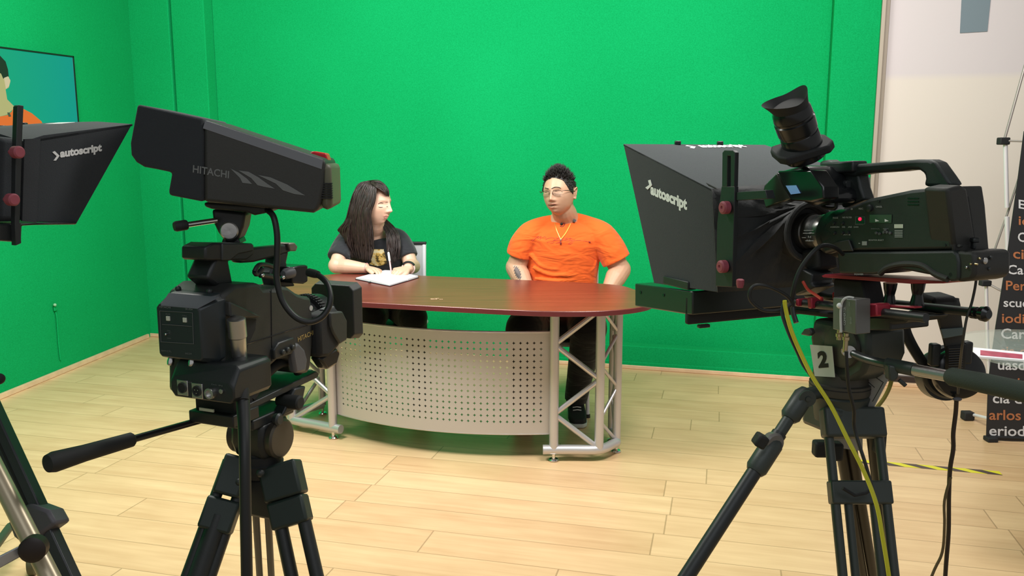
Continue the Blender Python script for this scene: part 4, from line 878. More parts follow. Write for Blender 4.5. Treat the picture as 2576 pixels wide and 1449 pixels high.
# ================================================ HEAD, tripod, pan bars
t3 = thing('camera_tripod', 'grey-green tripod with fluid head and paper 2 label on the right', 'tripod', (R.o.x, R.o.y, 0))
gm = mat('grey_green_casting', (.045, .055, .050), .45, .1, bump=.1, bscale=500)
gm2 = mat('brown_grey_casting', (.055, .052, .043), .5)
hq = P(2118, 900, 1.7); HX = Frame((hq.x, hq.y), -23)
z_ = lambda y: P(2118, y, 1.7).z
hp = [(2046, 800), (2110, 812), (2184, 830), (2186, 900), (2170, 940), (2140, 960), (2070, 960), (2044, 900), (2036, 850)]
MB().prism(RV(hp, -.05), R.w*.10).build('fluid_head', gm, t3, .010)
MB().lathe((hq.x, hq.y, z_(985)), (0, 0, 1), [(0, .060), (.006, .062), (.022, .062), (.024, .056), (.045, .055), (.05, .05)], 44).build('pan_base', gm2, t3)
w = MB(); w.lathe((hq.x, hq.y, z_(968)), (0, 0, 1), [(0, .0625), (.002, .0625)], 44); w.build('pan_base_line', blackm, t3)
MB().lathe(R.V(2120, 870, -.05), -R.w, [(0, .046), (.006, .044), (.008, .040)], 40).build('drag_drum', gm2, t3)
MB().prism(RV([(2012, 842), (2022, 828), (2036, 825), (2042, 838), (2034, 846)], -.07), R.w*.012).build('lock_lever', gm, t3, .003)
MB().prism(RV([(2185, 832), (2215, 838), (2210, 856), (2195, 862), (2185, 866)], -.02), R.w*.05).build('side_knob', blackm, t3, .005)
lab = RV([(2038, 867), (2094, 871), (2101, 949), (2050, 946)], -.064)
pq = MB().prism(lab, -R.w*.0008).build('paper_label', mat('white_label_paper', (.62, .62, .57), .7), t3, smooth=0, label='white paper label with a black 2')
MB().text('2', R.V(2060, 926, -.0648), R.V(2085, 924, -.0648), R.V(2056, 884, -.0648), bold=.05).build('numeral', mat('black_ink', (.01, .01, .01), .7), pq, smooth=0)
# papers tucked behind the head
pp = thing('paper_sheet', 'folded paper sheet with drawn lines tucked behind the head of the right tripod', 'paper', R.V(2190, 950, .02))
beige = mat('grey_white_paper', (.42, .41, .39), .7)
sh = MB().prism(RV([(2150, 900), (2236, 950), (2195, 1030), (2165, 1010), (2150, 960)], .02), R.w*.002).build('sheet', beige, pp, smooth=0)
for a_, b_ in (((2165, 925), (2222, 962)), ((2170, 948), (2200, 975)), ((2222, 962), (2195, 1010))):
    MB().tube([R.V(*a_, .0195), R.V(*b_, .0195)], .0006, 6).build('drawn_line', blackm, sh)
# spider and legs
MB().lathe((hq.x, hq.y, z_(1060)), (0, 0, 1), [(0, .050), (.01, .056), (.045, .058), (.06, .062), (.066, .055)], 40).build('bowl', gm, t3)
MB().fbox(HX, -.05, .05, -.055, .055, z_(1075), z_(1010)).build('spider', gm, t3, .010)
Fd = HX
A = P(2022, 995, 1.66); B = P(1728, 1449, 1.50); E_ = floorpoint(A, B)
lg = MB().tube([A, A.lerp(B, .30)], .0125, 18).build('leg', gm, t3)
MB().tube([A.lerp(B, .22), E_], .0150, 18).build('lower_tube', black, lg)
MB().tube([A.lerp(B, .26), A.lerp(B, .28), A.lerp(B, .42), A.lerp(B, .44)], [.017, .0215, .0215, .017], 18).build('leg_collar', gm, lg)
MB().tube([A.lerp(B, -.03), A.lerp(B, 0), A.lerp(B, .12), A.lerp(B, .14)], [.014, .0205, .0205, .015], 18).build('top_collar', gm, lg)
q = P(1920, 1108, 1.58); MB().box(q+Vector((-.006, 0, 0)), (.024, .03, .026), (Vector((.85, 0, -.5)), Vector((0, 1, 0)), Vector((.5, 0, .85)))).build('leg_knob', rubber, lg, .005)
MB().lathe(P(1952, 1118, 1.60), (.3, -1, 0), [(-.02, .02), (-.005, .022), (.0, .018)], 24).build('lock_disc', mat('clear_grey_disc', (.16, .15, .14), .3), lg)
MB().lathe(A+Vector((0, -.018, 0)), (0, -1, 0), [(0, .017), (.006, .017), (.0065, .006), (.009, .005)], 20).build('leg_pivot', gm, lg)
MB().tube([A, P(2062, 985, 1.68)], .014, 14).build('leg_arm', gm, lg)
# front twin-tube leg with the spreader plate
Af, Bf = P(2142, 1040, 1.66), P(2185, 1449, 1.52); Ef = floorpoint(Af, Bf)
xf = Vector((1, 0, 0)); hw = .049
lg = MB().tube([Af-xf*hw*1.05, Ef-xf*hw], .0095, 16).build('leg', gm, t3)
MB().tube([Af+xf*hw*1.05, Ef+xf*hw], .0095, 16).build('tube', gm, lg)
for s_ in (-1, 1): MB().tube([Af.lerp(Bf, .52)+xf*s_*hw*.52, Ef+xf*s_*hw*.5], .0085, 14).build('inner_tube', gm, lg)
axf = (Bf-Af).normalized()
MB().box(Af.lerp(Bf, .06), (.125, .04, .062), (xf, axf.cross(xf), axf)).build('top_casting', gm, lg, .006)
MB().box(Af.lerp(Bf, .50), (.122, .030, .046), (xf, axf.cross(xf), axf)).build('spreader_plate', gm, lg, .004)
MB().tube([P(2120, 1228, 1.555), P(2150, 1246, 1.553), P(2178, 1240, 1.553), P(2190, 1232, 1.555)], .0035, 8).build('clip_lever', blackm, lg)
# third leg, behind to the right
Ar, Br = P(2196, 1070, 1.76), P(2240, 1449, 1.80); Er = floorpoint(Ar, Br)
lg = MB().tube([Ar, Er], .0165, 16).build('leg', mat('brown_black_tube', (.035, .028, .018), .45), t3)
MB().tube([P(2110, 1100, 1.79), P(2170, 1449, 1.98), floorpoint(P(2110, 1100, 1.79), P(2170, 1449, 1.98))], .012, 14).build('leg_strut', MATS['brown_black_tube'], lg)
MB().tube([P(2138, 1100, 1.79), P(2196, 1449, 1.98), floorpoint(P(2138, 1100, 1.79), P(2196, 1449, 1.98))], .012, 14).build('leg_strut', MATS['brown_black_tube'], lg)
MB().box(P(2072, 1128, 1.73), (.045, .03, .035)).build('spreader_knob', rubber, t3, .006); MB().box(P(2100, 1134, 1.73), (.03, .03, .04)).build('spreader_knob', rubber, t3, .006)
MB().box(P(2212, 1112, 1.74), (.02, .03, .05)).build('leg_lock', black, lg, .004)
pp2 = MB().prism([P(2098, 1085, 1.77), P(2170, 1096, 1.77), P(2170, 1135, 1.77), P(2098, 1125, 1.77)], (0, .002, 0)).build('paper_strip', beige, t3, smooth=0)
# pan bar
arm_m = mat('grey_arm_tube', (.09, .095, .095), .3, .6)
pb0, pb1, pb2, pb3, pb4 = P(2138, 886, 1.60), P(2185, 905, 1.56), P(2260, 922, 1.50), P(2400, 948, 1.42), P(2640, 1000, 1.30)
pbar = MB().tube([P(2125, 880, 1.64), pb0, pb1, pb2, pb3], .0085, 16, spline=4).build('pan_bar', arm_m, t3)
MB().lathe(P(2130, 882, 1.61), pb0-P(2125, 880, 1.64), [(0, .011), (.01, .012), (.022, .012)], 20).build('bar_socket', brushed, pbar)
MB().tube([P(2232, 916, 1.515), P(2300, 930, 1.47)], .0125, 18).build('bar_sleeve', gm, pbar)
MB().tube([P(2298, 930, 1.47), P(2396, 948, 1.42)], .0105, 18).build('bar_extension', brushed, pbar)
MB().tube([P(2385, 945, 1.425), P(2392, 947, 1.42), P(2480, 965, 1.38), P(2640, 1000, 1.30), P(2660, 1004, 1.29)], [.0125, .016, .0175, .0175, .014], 24).build('pan_grip', mat('green_grey_foam', (.045, .060, .045), .75, bump=.4, bscale=500), pbar)
MB().prism([P(2236, 918, 1.49), P(2262, 922, 1.488), P(2262, 950, 1.488), P(2252, 962, 1.488), P(2236, 958, 1.49)], (0, .02, 0)).build('sleeve_lock', gm, pbar, .004)
MB().tube([P(2262, 956, 1.485), P(2278, 970, 1.482)], .004, 10).build('lock_pin', dgrey, pbar)
# ================================================ HEADPHONES hanging on the rod
hp_ = thing('headphones', 'black over-ear headphones hanging from the support rod at the right edge', 'headphones', P(2390, 950, 1.66))
yh = 1.60
def ribbon(name, pts, w_, th, m_, par, y=yh):
    rings = []; n = len(pts)
    P3 = [P(x, yy_, y+dy) for x, yy_, dy in pts]; P3, _ = catmull(P3, [0]*n, 5)
    n = len(P3)
    for i, p in enumerate(P3):
        d = (P3[min(i+1, n-1)]-P3[max(i-1, 0)]).normalized(); x = d.cross(Vector((0, 1, 0))).normalized(); y_ = d.cross(x)
        ww = w_[0]+(w_[1]-w_[0])*i/(n-1); rings.append([p+x*a*ww+y_*b*th for a, b in ((-.5, -.35), (-.4, -.5), (.4, -.5), (.5, -.35), (.5, .35), (.4, .5), (-.4, .5), (-.5, .35))])
    return MB().loft(rings).build(name, m_, par)
ribbon('headband', [(2378, 752, -.02), (2384, 775, -.03), (2390, 810, -.025), (2398, 850, -.02), (2402, 880, -.02)], (.050, .034), .010, cbody2, hp_)
MB().prism([P(2346, 752, yh-.03), P(2354, 748, yh-.03), P(2404, 745, yh-.03), P(2410, 752, yh-.03), P(2414, 785, yh-.03), P(2354, 792, yh-.03)], (0, .06, 0)).build('headband_pad', blackm, hp_, .010)
ribbon('headband_far_side', [(2400, 775, .06), (2300, 792, .06), (2276, 820, .06), (2290, 862, .06), (2325, 920, .06)], (.024, .020), .008, black, hp_)
MB().prism([P(2367, 828, yh-.032), P(2426, 824, yh-.032), P(2428, 842, yh-.032), P(2374, 852, yh-.032)], (0, .006, 0)).build('logo_band', mat('grey_green_band', (.10, .14, .14), .35), hp_, .001)
MB().text('Pro-Luxe', P(2376, 846, yh-.034), P(2424, 840, yh-.034), P(2375, 836, yh-.034), bold=.02).build('band_lettering', whitep, hp_, smooth=0) if False else None
w = MB()
for k in range(9): w.tube([P(2386, 878+k*6.0, yh-.031), P(2422, 876+k*6.0, yh-.031)], .0014, 6)
o = w.build('slider_ribs', mat('rib_black', (.03, .03, .03), .4), hp_); o['kind'] = 'stuff'
ribbon('slider', [(2403, 868, -.022), (2404, 900, -.022), (2402, 940, -.01)], (.036, .034), .014, blackm, hp_)
ec = P(2414, 945, yh+.02)
e1 = MB().lathe(ec+Vector((0, .025, 0)), (-.05, -1, .15), [(0, .044), (.008, .050), (.022, .052), (.034, .048), (.040, .038), (.044, .020), (.045, .002)], 44).build('ear_cup', blackg, hp_)
e1.scale = (1, 1, 1)
MB().lathe(ec+Vector((0, .028, 0)), (.05, 1, -.15), [(0, .052), (.010, .056), (.022, .054), (.028, .042)], 44).build('ear_cushion', rubber, hp_)
MB().lathe(P(2384, 950, yh+.10), (.05, 1, 0), [(0, .050), (.03, .055), (.045, .050)], 40).build('ear_cup', black, hp_)
for s_ in ((2350, 876), (2430, 870)): MB().box(P(s_[0], s_[1]+16, yh), (.018, .02, .045)).build('yoke_arm', black, hp_, .004)
MB().ball(P(2408, 1004, yh-.01), (.009, .006, .004)).build('cable_exit', grey, hp_)
cord = MB().tube([P(2406, 1008, yh-.005), P(2404, 1040, yh), P(2398, 1090, yh), P(2398, 1130, yh), P(2390, 1180, yh), P(2387, 1250, yh), P(2386, 1340, yh), P(2378, 1449, yh), P(2370, 1640, yh-.02), Vector((.70, 1.45, .012)), Vector((.78, 1.25, .01))], [.0042]*9+[.004]*2, 10, spline=5).build('headphone_cord', mat('brown_black_cord', (.035, .020, .012), .5), origin=P(2386, 1340, yh))
tag(cord, 'dark brown cord hanging from the headphones to the floor at right', 'cord')
cord2 = MB().tube([P(2392, 1200, yh-.006), P(2376, 1260, yh-.008), P(2376, 1320, yh-.01), P(2370, 1390, yh), P(2344, 1449, yh), P(2290, 1600, yh), Vector((.60, 1.5, .01))], .0028, 8, spline=5).build('thin_cord', mat('olive_brown_cord', (.13, .09, .04), .5), origin=P(2376, 1320, yh))
tag(cord2, 'thin olive-brown cord splitting off beside the headphone cord', 'cord')
c3 = MB().tube([R.V(2412, 618, VB-.005), P(2440, 622, 1.50), P(2452, 650, 1.48), P(2456, 700, 1.47), P(2445, 760, 1.47), P(2432, 800, 1.47), P(2422, 860, 1.48), P(2415, 920, 1.53), P(2410, 990, 1.57)], .0024, 8, spline=5).build('thin_cord', mat('grey_black_cord', (.04, .042, .04), .45), origin=P(2456, 700, 1.47))
tag(c3, 'thin grey cord running from the rear of the camcorder down to the headphones', 'cord')
# cables on the camcorder
def cabl(name, pts, r, m_, label, cat='cable', sp=5):
    q = [P(*p) if len(p) == 3 and p[1] > 5 else Vector(p) for p in pts]
    return tag(MB().tube(q, r, 10, spline=sp).build(name, m_, origin=q[len(q)//2]), label, cat)
cabl('video_cable', [(2120, 640, 1.60), (2098, 622, 1.58), (2068, 618, 1.57), (2040, 640, 1.56), (2012, 680, 1.56), (1998, 720, 1.56), (1990, 765, 1.57)], .0042, cable_m, 'black cable curving off the front side of the camcorder body')
cabl('video_cable', [(1990, 765, 1.55), (1965, 780, 1.55), (1920, 780, 1.55), (1890, 758, 1.55), (1886, 735, 1.55), (1900, 718, 1.55), (1935, 722, 1.55), (1980, 745, 1.555), (1995, 770, 1.56)], .0035, cable_m, 'black cable coiled in a loop behind the prompter rail')
cabl('video_cable', [(1972, 762, 1.54), (1968, 790, 1.54), (1985, 840, 1.53), (2008, 890, 1.53), (2022, 920, 1.52), (2055, 965, 1.51), (2100, 1035, 1.50)], .0036, mat('blue_black_cable', (.02, .03, .045), .45), 'thin blue-black cable twisted beside the yellow cable on the right tripod')
cabl('yellow_cable', [(1974, 756, 1.53), (1976, 775, 1.53), (1990, 830, 1.525), (2015, 890, 1.52), (2045, 950, 1.505), (2090, 1020, 1.49), (2130, 1100, 1.47), (2175, 1190, 1.45), (2205, 1270, 1.43), (2220, 1350, 1.42), (2236, 1449, 1.41), (2250, 1560, 1.41), (.72, 1.3, .012)], .0040, yellow_m, 'yellow cable running down the front of the right tripod')
cabl('yellow_cable', [(2226, 836, 1.72), (2240, 870, 1.71), (2246, 910, 1.71), (2242, 960, 1.70), (2225, 1000, 1.69), (2198, 1034, 1.68)], .0042, mat('olive_yellow_cable', (.30, .26, .04), .45), 'olive-yellow cable looping behind the head of the right tripod')
cabl('coaxial_cable', [(2129, 884, 1.47), (2130, 920, 1.47), (2136, 980, 1.475), (2148, 1030, 1.48), (2150, 1080, 1.49), (2178, 1170, 1.46), (2200, 1250, 1.44)], .0034, cable_m, 'black coaxial cable hanging from the brass plug of the converter box')
# ================================================ BANNER STAND
bw = mat('white_rod', (.80, .78, .82), .3, .2)
bn = thing('banner_stand', 'black banner with white and orange lettering on a white pole stand, right edge', 'banner', (PZ(2480, 1108).x, PZ(2480, 1108).y, 0))
b0 = PZ(2484, 1104, 0.01); 
BF = Frame((b0.x, b0.y), 0)
def BP(x, y):       # banner plane leans back slightly
    d = ray(x, y); n = Vector((-.06, -1, .115)).normalized(); t = (b0-EYE).dot(n)/d.dot(n); return EYE+d*t
bo = [(2481, 1106), (2486, 960), (2505, 820), (2534, 640), (2562, 440), (2576, 330), (2900, 330), (2900, 1124), (2576, 1112)]
sheet = MB().prism([BP(x, y) for x, y in bo], (0, .004, 0)).build('banner_sheet', mat('black_vinyl', (.018, .018, .020), .45), bn, smooth=0)
wh = mat('white_lettering', (.62, .62, .64), .6); og = mat('orange_lettering', (.42, .15, .06), .6)
rows = [('E', 2562, 524, 22, wh), ('ic', 2562, 566, 22, og), ('Ca', 2560, 608, 24, wh), ('ci', 2548, 650, 24, og), ('Carlos', 2534, 690, 24, wh), ('Period', 2530, 730, 24, og), ('scuela', 2524, 772, 22, wh), ('iodist', 2520, 812, 24, og),
        ('Carlos', 2518, 852, 26, wh), ('cia de', 2514, 894, 24, og), ('uasd de', 2510, 930, 26, wh), ('Perio', 2508, 972, 24, og), ('cia de', 2497, 1014, 26, wh), ('arlos Se', 2488, 1056, 26, og), ('eriodista', 2488, 1096, 26, wh)]
for s_, x, y, h_, m_ in rows:
    n = len(s_); wd_ = sum(.35 if c in 'il' else (.28 if c == ' ' else .62) for c in s_)*h_*1.15
    MB().text(s_, BP(x, y), BP(x+wd_, y+2.5), BP(x, y-h_), bold=.015, lift=.002).build('banner_lettering', m_, sheet, smooth=0)
MB().box(PZ(2492, 1104, .012), (.05, .05, .022)).build('base_foot', blackm, bn, .004)
MB().tube([BP(2488, 1102)+Vector((0, .0, .006)), BP(2800, 1116)+Vector((0, 0, .006))], .008, 10).build('base_rail', blackm, bn)
yb = 4.25
MB().tube([P(2529, 360, yb), P(2534, 600, yb), P(2533, 690, yb), P(2500, 1000, yb)], .0001, 6) if False else None
MB().tube([P(2529, 362, yb), P(2533, 522, yb)], .0105, 12).build('pole', bw, bn); MB().tube([P(2533, 545, yb), P(2536, 690, yb)], .0115, 12).build('pole', bw, bn)
MB().tube([P(2481, 716, yb), P(2484, 860, yb), P(2494, 1042, yb)], .0085, 12).build('pole', bw, bn)
MB().tube([P(2580, 160, yb), P(2527, 350, yb)], .0065, 10).build('strut', mat('grey_rod', (.30, .27, .25), .4, .3), bn)
MB().tube([P(2580, 395, yb+.02), P(2535, 535, yb+.02), P(2500, 635, yb+.02)], .0055, 10).build('strut', MATS['grey_rod'], bn)
MB().tube([P(2528, 354, yb), P(2590, 356, yb-.1)], .005, 10).build('strut', MATS['grey_rod'], bn)
MB().tube([P(2486, 714, yb), P(2512, 728, yb-.05), P(2560, 750, yb-.1)], .006, 10).build('strut', MATS['grey_rod'], bn)
MB().box(P(2524, 355, yb), (.05, .04, .036)).build('pole_joint', blackm, bn, .005); MB().box(P(2478, 712, yb), (.05, .04, .03)).build('pole_joint', blackm, bn, .005)
fj = PZ(2433, 1056, .0)
MB().box(fj+Vector((0, 0, .024)), (.055, .05, .045)).build('foot_joint', blackm, bn, .006)
MB().tube([fj+Vector((.02, 0, .03)), P(2500, 1056, 4.12)], .009, 12).build('foot_arm', bw, bn)
MB().box(P(2566, 4, 4.2), (.05, .03, .02)).build('top_clip', blackm, bn, .002) if False else None
# ================================================ GLASS TABLE with a magazine
gt = thing('glass_table', 'clear round glass tabletop in front of the banner, right edge', 'table', (1.95, 2.75, 0))
gz = P(2520, 895, 2.75).z
gc = Vector((P(2445, 885, 2.75).x+.36, 2.80, gz))
glass = mat('table_glass', (.55, .64, .58), .03, alpha=.22, spec=.4)
MB().lathe(gc-Vector((0, 0, .004)), (0, 0, 1), [(0, .355), (.001, .36), (.009, .36), (.010, .355)], 72).build('glass_top', glass, gt)
for k in range(3):
    a_ = 2*pi*k/3-.1; MB().tube([gc+Vector((math.cos(a_)*.16, math.sin(a_)*.16, -.004)), Vector((gc.x+math.cos(a_)*.24, gc.y+math.sin(a_)*.24, .008))], .009, 12).build('leg', chrome, gt) if gc.x+math.cos(a_)*.24 > gc.x-.05 else MB().tube([gc+Vector((.05, .1*k-.1, -.004)), Vector((gc.x+.1, gc.y+.1*k-.1, .008))], .009, 12).build('leg', chrome, gt)
mzz = gz+.006
mg = thing('magazine', 'white magazine with a red and purple strip lying on the glass table', 'magazine', PZ(2520, 890, mzz))
mq = [PZ(2448, 878, mzz), PZ(2600, 893, mzz), PZ(2600, 912, mzz), PZ(2448, 900, mzz)]
MB().prism(mq, (0, 0, .006)).build('pages', paper, mg, smooth=0)
MB().prism([PZ(2466, 881, mzz+.006), PZ(2572, 892, mzz+.006), PZ(2572, 903, mzz+.006), PZ(2466, 894, mzz+.006)], (0, 0, .0008)).build('cover_picture', mat('red_purple_cover', (.42, .06, .11), .4, var=.6, vscale=30), mg, smooth=0)
# ================================================ PEOPLE
def skin_mat(name, col, rough=.45):
    m = mat(name, col, rough, bump=.15, bscale=400, var=.08, vscale=14)
    b = m.node_tree.nodes['Principled BSDF']; b.inputs['Subsurface Weight'].default_value = .12; b.inputs['Subsurface Radius'].default_value = (.012, .005, .003); b.inputs['Subsurface Scale'].default_value = 1.0
    return m
skinW = skin_mat('fair_skin', (.66, .42, .30)); skinM = skin_mat('tan_skin', (.56, .335, .215))
def hair_mat(name, c0, c1, rough=.38):
    m = bpy.data.materials.new(name); m.use_nodes = True; nt = m.node_tree; b = nt.nodes['Principled BSDF']
    tc = nt.nodes.new('ShaderNodeTexCoord'); mp = nt.nodes.new('ShaderNodeMapping'); mp.inputs['Scale'].default_value = (140, 140, 8)
    n = nt.nodes.new('ShaderNodeTexNoise'); n.inputs['Scale'].default_value = 1; n.inputs['Detail'].default_value = 3
    r = nt.nodes.new('ShaderNodeValToRGB'); r.color_ramp.elements[0].color = (*c0, 1); r.color_ramp.elements[1].color = (*c1, 1); r.color_ramp.elements[0].position = .35; r.color_ramp.elements[1].position = .7
    bp = nt.nodes.new('ShaderNodeBump'); bp.inputs['Strength'].default_value = .6; bp.inputs['Distance'].default_value = .002
    L_ = nt.links.new; L_(tc.outputs['Object'], mp.inputs[0]); L_(mp.outputs[0], n.inputs['Vector']); L_(n.outputs['Fac'], r.inputs['Fac']); L_(r.outputs['Color'], b.inputs['Base Color']); L_(n.outputs['Fac'], bp.inputs['Height']); L_(bp.outputs['Normal'], b.inputs['Normal'])
    b.inputs['Roughness'].default_value = rough; b.inputs['Specular IOR Level'].default_value = .5
    return m
def cloth_mat(name, col, bs=30, strength=.5, sheen=.2, rough=.85):
    m = bpy.data.materials.new(name); m.use_nodes = True; nt = m.node_tree; b = nt.nodes['Principled BSDF']
    tc = nt.nodes.new('ShaderNodeTexCoord'); mp = nt.nodes.new('ShaderNodeMapping'); mp.inputs['Scale'].default_value = (5, 5, 13); mp.inputs['Rotation'].default_value = (0, .35, 0)
    n = nt.nodes.new('ShaderNodeTexNoise'); n.inputs['Scale'].default_value = 1.3; n.inputs['Detail'].default_value = 2; n.inputs['Distortion'].default_value = .8
    bp = nt.nodes.new('ShaderNodeBump'); bp.inputs['Strength'].default_value = strength; bp.inputs['Distance'].default_value = .03
    L_ = nt.links.new; L_(tc.outputs['Object'], mp.inputs[0]); L_(mp.outputs[0], n.inputs['Vector']); L_(n.outputs['Fac'], bp.inputs['Height']); L_(bp.outputs['Normal'], b.inputs['Normal'])
    b.inputs['Base Color'].default_value = (*col, 1); b.inputs['Roughness'].default_value = rough; b.inputs['Sheen Weight'].default_value = sheen; b.inputs['Specular IOR Level'].default_value = .25
    return m
def head(mb, C, f, up, sc=1.0, wide=1.0, jaw=.30, nose=1.0, open_=0.0, female=False):
    f = Vector(f).normalized(); up = Vector(up); up = (up-f*up.dot(f)).normalized(); rt = f.cross(up).normalized()
    NS, NR = 112, 84
    def g(p, c, r): return math.exp(-sum(((p[i]-c[i])/r[i])**2 for i in range(3)))
    rings = []
    for i in range(NR+1):
        th = -pi/2+pi*i/NR; th = max(min(th, pi/2-.01), -pi/2+.01); ring = []
        for k in range(NS):
            ph = 2*pi*k/NS; x, y, z = math.cos(th)*math.sin(ph), math.cos(th)*math.cos(ph), math.sin(th)
            p = [x*.074*wide, y*(.092 if y > 0 else .100), z*.114]
            t = max(0, -p[2]-.005)/.109
            p[0] *= 1-jaw*t**1.4
            if y < 0: p[1] *= 1-.55*min(1, t*1.3)
            if y > 0:
                p[1] *= (1+.10*t) if t > 0 else 1
                p[1] = p[1]*(1+.06*(1-abs(x))**1)
            if y > 0 and z > 0: p[1] *= 1-.07*z
            if t > 0 and y > 0: p[2] -= .010*t*max(0, y)
            def push(c, r, d, mirror=True):
                for s in ((1, -1) if mirror and c[0] else (1,)):
                    w = g(p, (c[0]*s, c[1], c[2]), r)
                    if w > .002: p[0] += d[0]*s*w; p[1] += d[1]*w; p[2] += d[2]*w
            if y > -.2:
                push((.030, .090, .021), (.022, .03, .008), (0, .0045, 0))
                push((.0, .095, .020), (.012, .03, .010), (0, .0025, 0))
                push((.031, .090, .000), (.017, .04, .011), (0, -.0115, 0))
                push((.031, .082, -.0005), (.0115, .03, .0065), (0, .0055, 0))       # eyeball under the lid
                push((0, .095, -.004), (.0075, .04, .016), (0, .008*nose, 0))
                push((0, .095, -.026), (.0085, .04, .015), (0, .015*nose, 0))
                push((0, .11, -.036), (.0105, .05, .008), (0, .013*nose, -.001))
                push((.0125, .10, -.040), (.007, .04, .0065), (.001, .0075, 0))
                push((0, .095, -.049), (.02, .04, .004), (0, -.004, 0))
                push((0, .095, -.061), (.021, .04, .0058), (0, .0068, 0))
                push((0, .095, -.0735), (.017, .04, .0062), (0, .0062, 0))
                push((0, .10, -.0675), (.022, .04, .0022+.003*open_), (0, -.004-.006*open_, 0))
                push((0, .09, -.086), (.02, .04, .005), (0, -.003, 0))
                push((0, .09, -.103), (.020, .04, .013), (0, .009, -.001))
                push((.045, .06, -.030), (.022, .04, .022), (.002, .004, 0))
                push((.052, .02, -.07), (.02, .05, .02), (.003, 0, 0))
                push((.026, .08, -.052), (.010, .04, .016), (0, .0018, 0))
            q = C+(rt*p[0]+f*p[1]+up*p[2])*sc; ring.append(q)
        rings.append(ring)
    mb.loft(rings)
    for s in (-1, 1):       # ears
        e = C+(rt*(s*.0735*wide)+f*(-.008)+up*(-.010))*sc
        out_ = (rt*s*.9-f*.45).normalized(); tall = up; fl = (rt*s*.45+f*.9).normalized()
        pts = [e+(fl*a+tall*b+out_*c)*sc for a, b, c in ((.006, .012, .000), (.004, .026, .008), (-.008, .031, .014), (-.018, .024, .016), (-.020, .008, .014), (-.014, -.010, .010), (-.004, -.024, .006), (.004, -.022, .002))]
        mb.tube(pts, [.003, .004, .0042, .0042, .004, .004, .0055, .0045], 10, spline=3)
        mb.ball(e+(fl*-.006+tall*.004+out_*.004)*sc, (.012*sc, .004*sc, .024*sc), (fl, out_, tall), 14, 10)
    return rt, f, up
def limb(mb, pts, r, flat=1.0): mb.tube(pts, r, 18, spline=5, flat=flat)
def hand(mb, w, d, n, side, curls=(.6, .7, .8, .9), spread=.0, thumb=(.5, .5), sc=1.0):
    """w wrist, d direction of the fingers, n direction the palm faces, side: +1 thumb on d x n side"""
    d = Vector(d).normalized(); n = Vector(n); n = (n-d*n.dot(d)).normalized(); s = d.cross(n).normalized()*side
    w = Vector(w)
    ring = lambda c, hw, ht: [c+s*(hw*math.cos(2*pi*k/14))+n*(ht*math.sin(2*pi*k/14)) for k in range(14)]
    mb.loft([ring(w-d*.012*sc, .024*sc, .019*sc), ring(w+d*.010*sc, .027*sc, .017*sc), ring(w+d*.04*sc, .037*sc, .016*sc), ring(w+d*.075*sc, .041*sc, .0135*sc), ring(w+d*.088*sc, .037*sc, .010*sc)])
    for i, (off, ln, r) in enumerate(((.030, .072, .0088), (.010, .080, .0092), (-.010, .074, .0088), (-.029, .058, .0078))):
        p = w+d*(.080-.006*abs(i-1))*sc+s*off*sc; dd = (d+s*(1.5-i)*spread).normalized(); c = curls[i]; pts = [p-dd*.012*sc, p]; a = 0
        for k, fr in enumerate((.46, .30, .24)):
            a += c*(.9 if k else .7)*1.0; v = dd*math.cos(a)+n*math.sin(a); p = p+v*ln*fr*sc; pts.append(p)
        mb.tube(pts, [r*sc, r*1.05*sc, r*sc, r*.92*sc, r*.78*sc], 10, spline=3)
    p = w+d*.022*sc+s*.026*sc+n*.004*sc; a, b = thumb
    v1 = (d*.75+s*(.85-.5*a)+n*.25*a).normalized(); v2 = (d*.9+s*(.25-.5*b)+n*.55*b).normalized()
    mb.tube([p-v1*.012*sc, p, p+v1*.030*sc, p+v1*.030*sc+v2*.026*sc, p+v1*.030*sc+v2*.048*sc], [.013*sc, .0135*sc, .0112*sc, .0100*sc, .0078*sc], 10, spline=3)
    return s
def hit(objs, px, py, lift=.001):
    bpy.context.view_layer.update(); dg = bpy.context.evaluated_depsgraph_get(); best = None; d = ray(px, py).normalized()
    for o in objs:
        ev = o.evaluated_get(dg); mi = ev.matrix_world.inverted(); ok, loc, nor, _ = ev.ray_cast(mi @ EYE, (mi.to_3x3() @ d).normalized())
        if ok:
            q = ev.matrix_world @ loc; nn_ = (ev.matrix_world.to_3x3() @ nor).normalized()
            if best is None or (q-EYE).length < (best[0]-EYE).length: best = (q, nn_)
    if best is None: return None, None
    return best[0]+best[1]*lift, best[1]
def surf(name, objs, pts, r, m, par, lift=.0006, spline=3, flat=.6, **k):      # a thin cord lying on a surface
    q = [hit(objs, x, y, lift)[0] for x, y in pts]; q = [p for p in q if p is not None]
    if len(q) < 2: return None
    if hasattr(r, '__len__') and len(r) != len(q): r = r[0]
    return MB().tube(q, r, 8, spline=spline, flat=flat).build(name, m, par, **k)
def patch(name, objs, x0, y0, x1, y1, nx, ny, m, par, inside=None, lift=.0012):     # a printed patch that follows the cloth
    mb = MB(); g_ = {}
    for i in range(nx+1):
        for j in range(ny+1):
            x, y = x0+(x1-x0)*i/nx, y0+(y1-y0)*j/ny
            p, _ = hit(objs, x, y, lift)
            if p is not None and (inside is None or inside(x, y)): g_[i, j] = mb.bm.verts.new(p)
    for i in range(nx):
        for j in range(ny):
            c = [g_.get(k) for k in ((i, j), (i+1, j), (i+1, j+1), (i, j+1))]
            if all(c) and max((c[a].co-c[b].co).length for a, b in ((0, 1), (1, 2), (2, 3))) < .03: mb.face(c)
    return mb.build(name, m, par, recalc=False)
